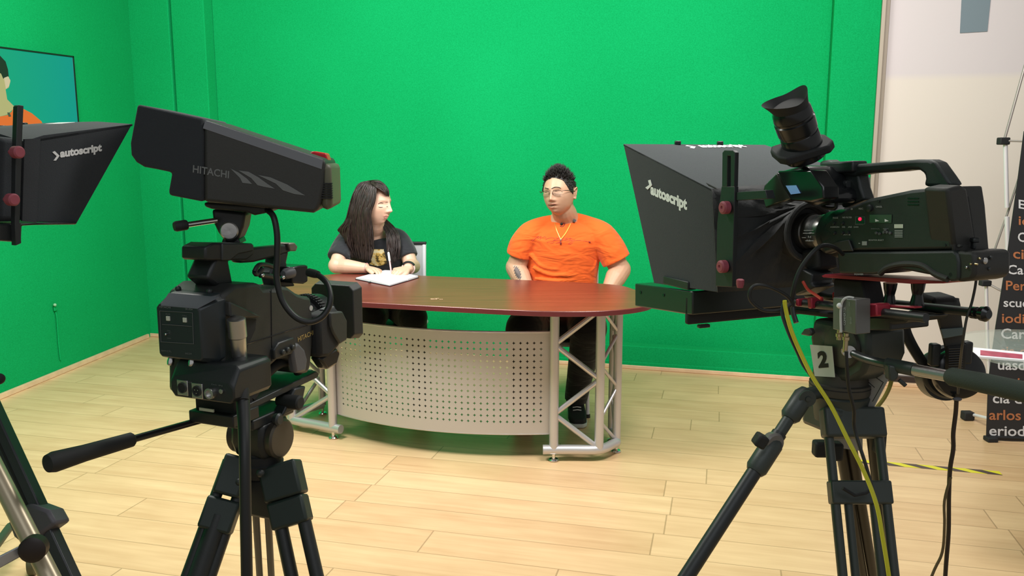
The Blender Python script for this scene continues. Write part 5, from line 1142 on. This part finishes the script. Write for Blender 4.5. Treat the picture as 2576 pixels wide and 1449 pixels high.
def ringZ(c, hw, hd, X, Yv, n=28, sq=.85):
    sg = lambda t: math.copysign(abs(t)**sq, t)
    return [c+X*(hw*sg(math.cos(2*pi*k/n)))+Yv*(hd*sg(math.sin(2*pi*k/n))) for k in range(n)]
# ------------------------------------------------ the woman
Wb = Vector((-.72, 4.93, 0))
wo = thing('person', 'person with long dark hair in a black T-shirt writing in a notebook at the desk', 'person', Wb)
Cw = P(943, 512, 4.62); fW = Vector((math.cos(math.radians(31)), -math.sin(math.radians(31)), -.02)); upW = Vector((.04, .05, 1))
hipW = Vector((-.745, 4.93, .50)); Xw = Vector((.985, -.17, 0)); Yw = Vector((.17, .985, 0))
def tor(mb, spec, X, Yv, base, top, n=28):
    mb.loft([ringZ(base.lerp(top, t), hw, hd, X, Yv, n) for t, hw, hd in spec])
nkW = P(943, 577, 4.71); chW = P(941, 600, 4.74)
shL = P(874, 592, 4.76); elL = P(846, 668, 4.61); wrL = P(925, 675, 4.56)
shR = P(1008, 590, 4.80); elR = P(1034, 668, 4.70); wrR = P(1026, 676, 4.49)
mb = MB(); head(mb, Cw, fW, upW, 1.03, .97, .30, 1.2)
limb(mb, [Cw+Vector((-.012, .02, -.06)), P(946, 565, 4.66), nkW, chW], [.052, .048, .052, .065])
tor(mb, [(0, .13, .10), (.3, .115, .085), (.7, .13, .09), (.9, .15, .075), (1, .07, .05)], Xw, Yw, hipW, chW+Vector((0, 0, .0)))
limb(mb, [chW, shL+Vector((0,0,-.02)), shL.lerp(elL, .5), elL], [.045, .046, .043, .041]); limb(mb, [elL+Vector((-.01, .012, -.004)), elL.lerp(wrL, .35), elL.lerp(wrL, .8), wrL], [.043, .041, .030, .026])
limb(mb, [chW, shR+Vector((-.01,0,-.02)), shR.lerp(elR, .5), elR], [.045, .046, .043, .041]); limb(mb, [elR+Vector((.01, .012, -.006)), elR.lerp(wrR, .35), elR.lerp(wrR, .8), wrR], [.043, .041, .030, .026])
hdL = (P(972, 684, 4.47)-wrL).normalized(); hand(mb, wrL+hdL*.004, hdL, Vector((.10, -.35, -1)), -1, (.50, .55, .75, .8), .02, (.7, .6), .90)
hdR = (P(1003, 683, 4.42)-wrR).normalized(); hand(mb, wrR, hdR+Vector((-.35, 0, 0)), Vector((-.25, .1, -1)), 1, (.75, .85, .9, .95), .03, (.6, .7), .90)
for s_ in (-1, 1):
    h0 = hipW+Xw*s_*.085; kn = Vector((hipW.x+.10+s_*.10, 4.45, .52)); ft = Vector((kn.x+.02*s_, 4.62, .08))
    limb(mb, [h0, h0.lerp(kn, .5), kn], [.08, .07, .052]); limb(mb, [kn, kn.lerp(ft, .4), ft], [.052, .048, .035])
mb.ball(elL, .045); mb.ball(elR, .045)
bodyW = mb.build('body', skinW, wo, voxel=.0032, vsmooth=3, smooth=180)
# T-shirt
shirtW = cloth_mat('black_cotton', (.020, .022, .026), strength=.6, sheen=.25)
mb = MB(); tor(mb, [(0, .155, .125), (.25, .145, .115), (.55, .155, .118), (.78, .168, .112), (.90, .155, .090), (.97, .105, .070), (1.0, .072, .056)], Xw, Yw, hipW, chW+Vector((0, .0, .004)))
limb(mb, [P(905, 594, 4.745), P(878, 603, 4.755), P(860, 630, 4.69), P(851, 650, 4.65)], [.055, .064, .066, .065]); limb(mb, [P(975, 594, 4.77), P(1000, 603, 4.79), P(1016, 628, 4.755), P(1024, 648, 4.735)], [.055, .064, .066, .065])
tsW = mb.build('t_shirt', shirtW, wo, voxel=.005, vsmooth=6, smooth=180)
trW = cloth_mat('black_trouser_cloth', (.010, .010, .012))
mb = MB(); mb.loft([ringZ(hipW+Vector((0, 0, z)), hw, .13, Xw, Yw) for z, hw in ((-.05, .14), (.02, .165), (.10, .16))])
for s_ in (-1, 1):
    h0 = hipW+Xw*s_*.085; kn = Vector((hipW.x+.10+s_*.11, 4.42, .535)); ft = Vector((kn.x+.02*s_, 4.62, .10))
    mb.ball(kn, .081); limb(mb, [h0, h0.lerp(kn, .5), kn], [.10, .095, .080]); limb(mb, [kn, kn.lerp(ft, .4), ft], [.078, .065, .050])
mb.build('trousers', trW, wo, voxel=.008, vsmooth=5, smooth=180)
for s_ in (-1, 1):
    ft = Vector((hipW.x+.10+s_*.13, 4.60, .0)); mb = MB(); mb.loft([[ft+Vector((a*w_, y_, z_ if b > 0 else .004)) for a, b in ((-1, -1), (1, -1), (1, 1), (-1, 1))] for y_, w_, z_ in ((.07, .03, .08), (.0, .037, .09), (-.10, .042, .06), (-.16, .03, .035))]); mb.build('shoe', blackm, wo, .015, segs=3)
# printed picture on the T-shirt: an abstract warm blotch
def print_mat():
    m = bpy.data.materials.new('yellow_shirt_print'); m.use_nodes = True; nt = m.node_tree; b = nt.nodes['Principled BSDF']
    tc = nt.nodes.new('ShaderNodeTexCoord'); n = nt.nodes.new('ShaderNodeTexNoise'); n.inputs['Scale'].default_value = 3.0; n.inputs['Detail'].default_value = 2
    r = nt.nodes.new('ShaderNodeValToRGB'); e = r.color_ramp.elements; e[0].position = .38; e[0].color = (.10, .07, .02, 1); e[1].position = .46; e[1].color = (.80, .52, .12, 1); q = e.new(.6); q.color = (.92, .82, .50, 1)
    nt.links.new(tc.outputs['Generated'], n.inputs['Vector']); nt.links.new(n.outputs['Fac'], r.inputs['Fac']); nt.links.new(r.outputs['Color'], b.inputs['Base Color']); b.inputs['Roughness'].default_value = .7
    return m
patch('shirt_print', [tsW], 928, 627, 978, 670, 44, 40, print_mat(), wo, lambda x, y: y < 669-(x-950)**2*.01 and x < 966+(y-628)*.25 and x > 931+3*math.sin(y*.5))
# hair
hairW = hair_mat('dark_brown_hair', (.009, .005, .005), (.038, .022, .018), .5)
rtW = fW.cross(upW).normalized()
mb = MB(); fN = fW.normalized()
mb.ball(Cw-fN*.022+Vector((0, 0, .016)), (.083, .090, .112), (rtW, fN, rtW.cross(fN)), 36, 24)
mb.ball(Cw-fN*.055+Vector((0, 0, -.03)), (.078, .062, .10), (rtW, fN, rtW.cross(fN)), 30, 20)
limb(mb, [Cw-fN*.05, P(915, 560, 4.70), P(905, 590, 4.69), P(905, 620, 4.68)], [.08, .072, .055, .03], .7)
capW = mb.build('hair', hairW, wo, voxel=.006, vsmooth=6, smooth=180)
random.seed(11)
def locks(name, G0, G1, n, r0, r1, cut=.0, jit=3.0, par=None):
    mb = MB()
    for i in range(n):
        t = (i+random.random())/n; e = 1-cut*random.random(); k_ = len(G0); pts = []
        ph = random.uniform(0, 6.28); am = random.uniform(.5, 1.4)
        for j in range(k_):
            a, b = G0[j], G1[j]; f_ = j/(k_-1)
            x = a[0]+(b[0]-a[0])*t+jit*math.sin(ph+f_*7)*am*f_; y = a[1]+(b[1]-a[1])*t+random.uniform(-1, 1); d = a[2]+(b[2]-a[2])*t+random.uniform(-.008, .008)
            pts.append(P(x, y, d))
        m_ = max(3, int(round(k_*e))); pts = pts[:m_]; n_ = len(pts)
        rr_ = [r0*(.45+.55*min(1, j*1.5/(n_-1)))*(1 if j < n_-1 else .25)*random.uniform(.8, 1.1) for j in range(n_)]
        mb.tube(pts, rr_, 7, spline=5, flat=.55)
    o = mb.build(name, hairW, par or capW, smooth=180); o['kind'] = 'stuff'; return o
locks('hair_locks', [(926, 455, 4.62), (902, 463, 4.60), (886, 492, 4.585), (876, 535, 4.585), (868, 575, 4.62), (870, 612, 4.655), (884, 650, 4.655)],
      [(938, 458, 4.58), (947, 472, 4.54), (943, 505, 4.525), (932, 540, 4.525), (934, 580, 4.545), (938, 622, 4.60), (934, 660, 4.62)], 170, .0058, .0025, .25, 3.2)
locks('hair_locks', [(968, 548, 4.68), (992, 572, 4.72), (1006, 592, 4.70), (1006, 625, 4.675), (1000, 655, 4.66)],
      [(960, 566, 4.64), (970, 586, 4.645), (974, 610, 4.625), (976, 640, 4.61), (980, 668, 4.60)], 60, .0055, .0025, .2, 3.0)
locks('hair_fringe', [(930, 455, 4.60), (952, 454, 4.59), (969, 465, 4.59), (977, 480, 4.58), (979, 494, 4.58)],
      [(933, 462, 4.56), (945, 470, 4.53), (956, 476, 4.53), (966, 483, 4.535), (972, 490, 4.55)], 30, .0048, .003, .1, .8)
locks('hair_wisps', [(880, 520, 4.60), (868, 555, 4.60), (855, 572, 4.62), (852, 580, 4.64), (862, 590, 4.66)],
      [(892, 520, 4.58), (885, 555, 4.58), (878, 580, 4.60), (880, 610, 4.62), (890, 640, 4.64)], 26, .005, .002, .2, 2.5)
# face details
lipW = mat('rose_lips', (.50, .16, .15), .4); browM = mat('dark_brow_hair', (.02, .012, .010), .7)
B_ = [bodyW]
surf('eyebrow', B_, [(951, 513), (957, 510), (964, 511)], [.0016, .0028, .0014], browM, wo)
surf('eyebrow', B_, [(970, 509), (974, 508), (976, 509)], .0012, browM, wo)
surf('eyelashes', B_, [(952, 520.5), (957, 521.5), (963, 521)], [.0012, .0026, .0014], browM, wo)
surf('eyelashes', B_, [(972, 520), (976, 520)], .0016, browM, wo)
surf('upper_lip', B_, [(964, 544.5), (968, 543), (971, 542.5), (974, 543)], [.0012, .0030, .0032, .0016], lipW, wo)
surf('lower_lip', B_, [(965.5, 547), (969, 549), (973, 548)], [.0014, .0036, .0022], lipW, wo)
# wrist things
wd_ = (elR-wrR).normalized(); wc = wrR+wd_*.030
xx_ = wd_.cross(Vector((0, 0, 1))).normalized(); zz_ = xx_.cross(wd_)
bd = MB().tube([wc+xx_*math.cos(a_)*.0335+zz_*math.sin(a_)*.0315 for a_ in [2*pi*i/28 for i in range(28)]], .0045, 8, closed=True).build('wrist_band', mat('pink_white_band', (.75, .55, .50), .5), wo, label='pale pink smart band strap')
MB().tube([wc+xx_*math.cos(a_)*.036+zz_*math.sin(a_)*.034 for a_ in [pi*.15+pi*.06*i for i in range(12)]], .007, 10, flat=.9).build('band_screen', blackg, bd, label='black watch face')
wl = wrL-(wrL-elL).normalized()*.006; wdl = (wrL-elL).normalized(); zl_ = Vector((0, 0, 1)); xl_ = wdl.cross(zl_).normalized(); zl_ = xl_.cross(wdl)
MB().tube([wl+xl_*math.cos(a_)*.0285+zl_*math.sin(a_)*.0285 for a_ in [2*pi*i/24 for i in range(24)]], .0012, 6, closed=True).build('thread_bracelet', mat('pink_thread', (.70, .30, .36), .7), wo)
# pen
pt, pe = P(985, 690, 4.455), P(977, 634, 4.46); pd = (pe-pt).normalized(); pl_ = (pe-pt).length
pen = MB().lathe(pt, pd, [(0, .0008), (.010, .0035), (.012, .0045), (pl_*.62, .0045)], 16).build('pen', mat('pink_white_pen', (.78, .50, .52), .35), origin=pt)
tag(pen, 'pale pink ballpoint pen with a white cap upright in a writing hand', 'pen')
MB().lathe(pt+pd*pl_*.60, pd, [(0, .005), (.002, .0062), (pl_*.34, .0062), (pl_*.385, .005), (pl_*.40, .002)], 16).build('pen_cap', whitep, pen, label='white pen cap')
# notebook
zt0 = TOPZ+.001
nb = thing('notebook', 'open white-paged notebook with a dark cover lying on the desk', 'notebook', PZ(980, 702, TOPZ))
n0, n1, n2, n3 = PZ(893, 703, zt0), PZ(981, 721, zt0), PZ(1054, 699, zt0), PZ(968, 684, zt0)
MB().prism([n0, n1, n2, n3], (0, 0, .003)).build('cover', mat('dark_plum_cover', (.03, .015, .03), .5), nb, .001)
m0, m1 = n0.lerp(n3, 0), n1.lerp(n2, .0)
mid0 = n1.lerp(n2, .55); mid1 = n0.lerp(n3, .55)
up3 = Vector((0, 0, .003))
def page(a, b, c, d, th, name):
    w = MB(); N_ = 8; top = []
    for k in range(N_+1):
        t = k/N_; l_, r_ = a.lerp(b, t), d.lerp(c, t); h_ = up3+Vector((0, 0, th*(.55+.45*math.sin(pi*min(1, t*1.15))))); top.append((l_+up3, r_+up3, r_+h_, l_+h_))
    w.loft(top); w.build(name, paper, nb, smooth=50)
page(n0.lerp(n2, .02), n1.lerp(n2, .53).lerp(n0, .03), n0.lerp(n3, .55).lerp(n2, .03) if False else n3.lerp(n0, .05).lerp(n2, .03), n3.lerp(n0, .45), .012, 'pages') if False else None
page(n0.lerp(n2, .015), n1.lerp(n3, .015), n2.lerp(n1, .42).lerp(n3, .01), n3.lerp(n0, .42).lerp(n2, .0), .011, 'left_pages')
page(n3.lerp(n0, .40), n2.lerp(n1, .40), n2.lerp(n0, .015), n3.lerp(n1, .015), .015, 'right_pages')
MB().box(PZ(930, 712, TOPZ)+Vector((0, 0, .004)), (.014, .01, .007)).build('elastic_loop', blackm, nb, .002)
# ------------------------------------------------ the man
Mb = Vector((.30, 4.62, 0))
mo = thing('person', 'person with short spiky black hair and glasses in an orange T-shirt at the desk', 'person', Mb)
Cm = P(1407, 484, 4.40); ym = math.radians(27); fM = Vector((-math.sin(ym), -math.cos(ym), .045)); upM = Vector((-.09, -.02, 1))
hipM = Vector((.27, 4.62, .50)); Xm = Vector((.985, -.14, 0)).normalized(); Ym = Vector((.14, .985, 0)).normalized()
nkM = P(1421, 540, 4.47); chM = P(1420, 556, 4.50)
sL, eL, wL_ = P(1334, 590, 4.50), P(1298, 672, 4.52), P(1328, 732, 4.42)
sR, eR, wR_ = P(1512, 592, 4.47), P(1560, 678, 4.46), P(1530, 732, 4.36)
mb = MB(); head(mb, Cm, fM, upM, 1.03, 1.06, .15, 1.0, open_=1.0)
limb(mb, [Cm+Vector((.012, .03, -.05)), P(1415, 525, 4.43), nkM, chM], [.062, .061, .066, .085])
tor(mb, [(0, .16, .12), (.4, .17, .12), (.75, .17, .105), (.88, .12, .07), (1, .06, .05)], Xm, Ym, hipM, chM)
limb(mb, [chM-Vector((0,0,.05)), sL-Vector((0,0,.02)), sL.lerp(eL, .5), eL], [.045, .055, .056, .054]); limb(mb, [eL+Vector((-.004, .0, .0)), eL.lerp(wL_, .4), wL_], [.055, .055, .035])
limb(mb, [chM-Vector((0,0,.05)), sR-Vector((0,0,.02)), sR.lerp(eR, .5), eR], [.045, .055, .056, .054]); limb(mb, [eR+Vector((.004, 0, 0)), eR.lerp(wR_, .4), wR_], [.056, .056, .035])
hand(mb, wL_, Vector((.6, -.30, -.22)), Vector((.1, -.1, -1)), 1, (.3, .3, .35, .4), .05); hand(mb, wR_, Vector((-.6, -.30, -.20)), Vector((-.1, -.1, -1)), -1, (.3, .3, .35, .4), .05)
kneeM = [Vector((.06, 4.08, .535)), Vector((.385, 4.12, .535))]; footM = [Vector((.06, 4.25, .10)), Vector((.345, 4.36, .10))]
for s_, kn, ft in ((-1, kneeM[0], footM[0]), (1, kneeM[1], footM[1])):
    h0 = hipM+Xm*s_*.10
    limb(mb, [h0, h0.lerp(kn, .5), kn+Vector((0, .02, -.01))], [.09, .075, .05]); limb(mb, [kn, kn.lerp(ft, .4), ft], [.06, .055, .04])
mb.ball(eL, .057); mb.ball(eR, .058)
bodyM = mb.build('body', skinM, mo, voxel=.0032, vsmooth=3, smooth=180)
orange = cloth_mat('orange_cotton', (.86, .135, .018), strength=.55, sheen=.15)
mb = MB(); tor(mb, [(0, .205, .150), (.2, .200, .148), (.45, .196, .142), (.68, .206, .140), (.82, .225, .128), (.91, .20, .104), (.965, .135, .085), (1.0, .088, .070)], Xm, Ym, hipM, chM+Vector((.0, -.002, -.002)))
limb(mb, [P(1405, 562, 4.53), P(1368, 573, 4.515), P(1337, 590, 4.50), P(1315, 616, 4.50), P(1306, 642, 4.51)], [.050, .062, .074, .073, .072]); limb(mb, [P(1442, 557, 4.52), P(1480, 572, 4.49), P(1510, 592, 4.47), P(1534, 624, 4.465), P(1551, 656, 4.46)], [.050, .060, .078, .082, .080])
# folds across the belly and from the armpits
for pts, r_ in (([(1335, 640), (1360, 668), (1395, 676), (1430, 670)], .010), ([(1340, 672), (1380, 690), (1430, 692), (1480, 684)], .010), ([(1500, 640), (1480, 655), (1450, 668), (1425, 678)], .010), ([(1345, 700), (1400, 707), (1470, 700)], .009), ([(1498, 655), (1492, 675), (1470, 690)], .009)):
    mb.tube([P(x, y, 4.412+abs(x-1418)*.00050) for x, y in pts], r_, 10, spline=4)
tsM = mb.build('t_shirt', orange, mo, voxel=.005, vsmooth=5, smooth=180)
mb = MB(); mb.loft([ringZ(hipM+Vector((0, 0, z)), hw, .15, Xm, Ym) for z, hw in ((-.06, .17), (.02, .20), (.10, .19))])
mb.ball(hipM.lerp((kneeM[0]+kneeM[1])/2, .45), (.13, .20, .085))
for kn in kneeM: mb.ball(kn, .095)
for s_, kn, ft in ((-1, kneeM[0], footM[0]), (1, kneeM[1], footM[1])):
    h0 = hipM+Xm*s_*.10
    limb(mb, [h0, h0.lerp(kn, .5), kn+Vector((0, 0, .01))], [.115, .110, .095]); limb(mb, [kn, kn.lerp(ft, .35), kn.lerp(ft, .7), ft], [.092, .078, .068, .062])
mb.build('trousers', trW, mo, voxel=.008, vsmooth=5, smooth=180)
for ft in footM:
    ft = Vector((ft.x, ft.y, 0))
    def shoe_r(y_, w_, z_, zb=.014): return [ft+Vector((a*w_, y_, zb if b < 0 else z_)) for a, b in ((-1, -1), (1, -1), (1, .2), (.6, 1), (-.6, 1), (-1, .2))]
    sh = MB().loft([shoe_r(.09, .032, .07), shoe_r(.05, .040, .095), shoe_r(-.02, .042, .09), shoe_r(-.10, .048, .062), shoe_r(-.17, .044, .05), shoe_r(-.195, .025, .04)]).build('shoe', blackm, mo, .012, segs=3)
    MB().loft([[ft+Vector((a*w_, y_, z_)) for a, z_ in ((-1, .002), (1, .002), (1, .022), (-1, .022))] for y_, w_ in ((.10, .030), (.05, .044), (-.05, .045), (-.12, .052), (-.18, .045), (-.205, .025))]).build('sole', mat('white_rubber_sole', (.60, .62, .60), .6), sh, .005)
    for k in range(4): MB().tube([ft+Vector((-.022, -.03-.022*k, .092-.009*k)), ft+Vector((0, -.036-.022*k, .097-.009*k)), ft+Vector((.022, -.03-.022*k, .092-.009*k))], .0028, 6).build('lace', whitep, sh)
# collar rib, print, chain, microphone
def around(c, rx, ry, X, Yv, tilt=0, n=36, a0=0, a1=2*pi): return [c+X*math.cos(a0+(a1-a0)*k/n)*rx+Yv*math.sin(a0+(a1-a0)*k/n)*ry+Vector((0, 0, tilt*math.sin(a0+(a1-a0)*k/n))) for k in range(n)]
TS = [tsM]; script_m = mat('dull_red_print', (.55, .05, .06), .7)
lines = ([(1338, 607), (1346, 600), (1356, 594), (1352, 601), (1362, 594), (1358, 602), (1370, 595), (1374, 600)], [(1372, 603), (1384, 598), (1396, 600), (1392, 606), (1404, 600), (1398, 612), (1412, 606)], [(1376, 610), (1392, 606), (1410, 604), (1430, 606), (1455, 605), (1474, 607), (1483, 609)],
         [(1420, 594), (1412, 606), (1404, 612)], [(1428, 596), (1422, 603), (1436, 599), (1432, 606), (1446, 602)], [(1408, 594), (1402, 604)], [(1445, 605), (1436, 614), (1430, 613), (1440, 607)], [(1398, 598), (1418, 601), (1440, 600)], [(1385, 612), (1394, 610)])
q = None
for pts in lines:
    o_ = surf('script_print', TS, pts, .0011, script_m, tsM, lift=.0004)
MB().tube([q for q in (hit(TS, x, y, .003)[0] for x, y in ((1481, 608), (1485, 609.5))) if q is not None], .003, 8).build('print_dot', mat('maroon_print', (.25, .02, .03), .6), tsM) if hit(TS, 1481, 608)[0] is not None else None
gold = mat('gold_chain', (.85, .58, .14), .3, .8)
nk = surf('necklace', [tsM, bodyM], [(1396, 561), (1399, 575), (1405, 590), (1410, 601)], .0016, gold, mo, lift=.002); surf('necklace', [tsM, bodyM], [(1435, 563), (1430, 574), (1422, 588), (1411, 602)], .0030, mat('yellow_lanyard', (.85, .50, .08), .5), mo, lift=.002)
p_, _ = hit(TS, 1411, 604, .005)
if p_ is not None:
    MB().ball(p_, (.004, .004, .007)).build('pendant', chrome, nk)
    MB().ball(p_+Vector((0, 0, -.018)), (.004, .004, .009)).build('pendant_stone', mat('dark_red_stone', (.15, .02, .03), .3), nk)
p_, _ = hit([tsM, bodyM], 1443, 554, .006)
if p_ is not None: MB().box(p_, (.014, .012, .016), (Vector((.85, 0, -.5)), Vector((0, 1, 0)), Vector((.5, 0, .85)))).build('clip_microphone', grey, mo, .002, label='grey clip microphone')
p_, _ = hit([tsM, bodyM], 1413, 562, .005)
if p_ is not None:
    mic = MB().ball(p_, (.008, .006, .006)).build('lapel_microphone', blackm, mo)
    MB().tube([p_, p_+Vector((.012, -.002, .006)), p_+Vector((.018, -.002, .002)), p_+Vector((.006, -.004, -.012)), p_+Vector((-.008, -.002, -.010))], .0018, 8, spline=4).build('clip_wire', mat('dark_red_wire', (.25, .02, .02), .5), mic)
# tattoo on the inner forearm
patch('tattoo', [bodyM], 1290, 668, 1315, 705, 36, 50, mat('tattoo_ink', (.10, .075, .07), .55, var=.8, vscale=50), bodyM, lambda x, y: ((x-1302-(y-686)*.30)/8.0)**2+((y-686)/17)**2 < 1+.3*math.sin(x*1.1+y*.7), lift=.0008)
# hair: close cap and many spikes
hairM = hair_mat('black_hair', (.006, .005, .005), (.022, .018, .016), .45)
fMn = fM.normalized(); upMn = (upM-fMn*upM.dot(fMn)).normalized(); rtM = fMn.cross(upMn).normalized()
mb = MB(); NS, NR = 48, 30
def skull(th, ph, k=1.0):
    x, y, z = math.cos(th)*math.sin(ph), math.cos(th)*math.cos(ph), math.sin(th)
    return Cm+(rtM*x*.0835*k+fMn*(y*(.096 if y > 0 else .112))*k+upMn*(z*.113)*k)*1.03
def hairline(ph):       # lowest latitude of the hair for each direction (0 = forehead)
    a = abs(((ph+pi) % (2*pi))-pi)
    if a < .75: return .60+.08*math.cos(a*3)
    if a < 1.15: return .56-(a-.75)*1.3
    if a < 1.45: return .04-(a-1.15)*.6
    if a < 1.85: return .22
    return .22-(a-1.85)*.75
rings = []
for i in range(NR+1):
    ring = []
    for k in range(NS):
        ph = 2*pi*k/NS; t0_ = hairline(ph); th = t0_+(pi/2-.01-t0_)*i/NR; ring.append(skull(th, ph, 1.0 if i else .93))
    rings.append(ring)
mb.loft(rings); hcap = mb.build('hair', hairM, mo, smooth=180)
mb = MB(); random.seed(5)
for i in range(1500):
    ph = random.uniform(0, 2*pi); th0 = hairline(ph); th = th0+(pi/2-th0)*random.random()**.8
    p = skull(th, ph, .99); n_ = (p-Cm).normalized(); top = max(0, math.sin(th))
    ln = (.010+.020*top**1.3)*random.uniform(.5, 1.35); fr = max(0, math.cos(ph))
    d_ = (n_*1.0+upMn*(.45*top)+fMn*(.45*fr*top)-rtM*.25*top*0+Vector([random.uniform(-.35, .35) for _ in range(3)])).normalized()
    if top < .5: d_ = (n_*.35-upMn*.5-fMn*.4+Vector([random.uniform(-.2, .2) for _ in range(3)])).normalized()
    e_ = p+d_*ln; mb.tube([p, p+d_*ln*.5+Vector((0, 0, .001)), e_], [.0024, .0017, .0003], 5)
o = mb.build('hair_spikes', hairM, hcap, smooth=180); o['kind'] = 'stuff'
# face details
B_ = [bodyM]; lipM = mat('brown_pink_lips', (.42, .15, .12), .45); dark = mat('mouth_dark', (.05, .015, .012), .6)
surf('eyebrow', B_, [(1366, 475), (1372, 473), (1380, 475)], [.0024, .0036, .0018], browM, mo, flat=1)
surf('eyebrow', B_, [(1387, 475), (1396, 471), (1406, 471.5), (1411, 474)], [.0022, .0036, .0030, .0012], browM, mo)
surf('eyelashes', B_, [(1367, 483), (1372, 484), (1378, 483)], [.0010, .0018, .0010], browM, mo)
surf('eyelashes', B_, [(1391, 479), (1398, 480), (1406, 478)], [.0010, .0020, .0010], browM, mo)
surf('nostril_shadow', B_, [(1378, 503), (1383, 504)], .0010, dark, mo) if False else None
surf('upper_lip', B_, [(1379, 514), (1385, 512), (1390, 513), (1396, 513), (1400, 514)], [.0010, .0026, .0026, .0022, .0010], lipM, mo)
surf('mouth_opening', B_, [(1379, 516), (1386, 517), (1393, 516), (1399, 514)], [.0010, .0026, .0024, .0010], dark, mo)
surf('lower_lip', B_, [(1381, 520), (1388, 523), (1395, 520)], [.0014, .0034, .0018], lipM, mo)
# glasses: two rimless-looking lenses with thin dark frames
gf = mat('bronze_frame_metal', (.10, .07, .055), .3, .7); fx = Cm+(fMn*.108+upMn*.001)*1.03
gl = None
def gp(x, y, z): return Cm+(rtM*x+fMn*y+upMn*z)*1.03
gm_ = MB().tube([gp(-.009, .112, .004), gp(0, .115, .007), gp(.009, .112, .004)], .0011, 8, spline=4).build('glasses', gf, mo, label='thin dark framed glasses')
lens_m = mat('spectacle_glass', (.9, .92, .92), .02, trans=1.0)
for s_ in (-1, 1):
    c_ = (s_*.033, .103, -.004)
    ol_ = [gp(c_[0]+.0245*math.copysign(abs(math.cos(a_))**.7, math.cos(a_)), c_[1]-.006*((c_[0]+.0245*math.cos(a_))*s_-.02)/.03, c_[2]+.0115*math.copysign(abs(math.sin(a_))**.7, math.sin(a_))) for a_ in [2*pi*i/32 for i in range(32)]]
    MB().tube(ol_[:17], [.0012]*17, 8).build('rim', gf, gm_)
    MB().tube([gp(s_*.057, .095, .004), gp(s_*.070, .085, .006), gp(s_*.080, .03, .004), gp(s_*.083, -.004, .002), gp(s_*.080, -.02, -.012)], [.0014, .0018, .0020, .0020, .0016], 8, spline=4).build('temple_arm', gf, gm_)
    MB().prism(ol_, -fMn*.0010).build('spectacle_lens', lens_m, gm_, smooth=0)
    MB().tube([gp(s_*.008, .107, -.004), gp(s_*.011, .103, -.012)], .0012, 6).build('nose_pad', gf, gm_)
# ------------------------------------------------ chairs
def chair(name, label, o, yaw, zb, wtop, lw=.20):
    F_ = Frame(o, yaw); t = thing(name, label, 'chair', (o[0], o[1], 0), 'white-framed chairs behind the desk')
    wf = mat('white_chair_frame', (.72, .72, .76), .35); st = mat('grey_chair_shell', (.45, .45, .46), .45); bt = mat('black_chair_trim', (.015, .015, .016), .5)
    MB().fbox(F_, -.21, .21, -.22, .22, .385, .415).build('seat', st, t, .015, segs=3)
    bx_ = [F_.W(.20+.06*(z-.5)/.4, v, z) for v, z in ((-wtop/2, .50), (wtop/2, .50), (wtop/2, zb), (-wtop/2, zb))]
    MB().prism(bx_, F_.a*.012).build('backrest', st, t, .006)
    for s_ in (-1, 1):
        MB().tube([F_.W(.20, s_*wtop/2, .40), F_.W(.235, s_*wtop/2, .7), F_.W(.26, s_*wtop/2, zb)], .013, 14, spline=3).build('back_post', wf, t)
        MB().tube([F_.W(-.19, s_*lw, .39), F_.W(-.21, s_*(lw+.01), .012)], .011, 12).build('leg', wf, t); MB().tube([F_.W(.19, s_*lw, .39), F_.W(.24, s_*(lw+.01), .012)], .011, 12).build('leg', wf, t)
        for u_ in (-.21, .24): MB().lathe(F_.W(u_, s_*(lw+.01), 0), (0, 0, 1), [(0, .014), (.02, .013)], 14).build('foot_cap', bt, t)
    MB().fbox(F_, .245, .275, -wtop/2-.013, wtop/2+.013, zb-.004, zb+.012).build('top_trim', bt, t, .004)
    return t
zc1 = P(1050, 616, 4.98).z
chair('office_chair', 'pale chair with white posts behind the person with long dark hair', (P(963, 640, 4.74).x, 4.80), 3, zc1, 2*(P(1047, 640, 5.0).x-P(963, 640, 5.0).x)*1.0-.02)
chair('office_chair', 'pale chair with white posts behind the person in the orange T-shirt', (P(1419, 700, 4.6).x+.0, 4.56), 3, .86, .372, .12)
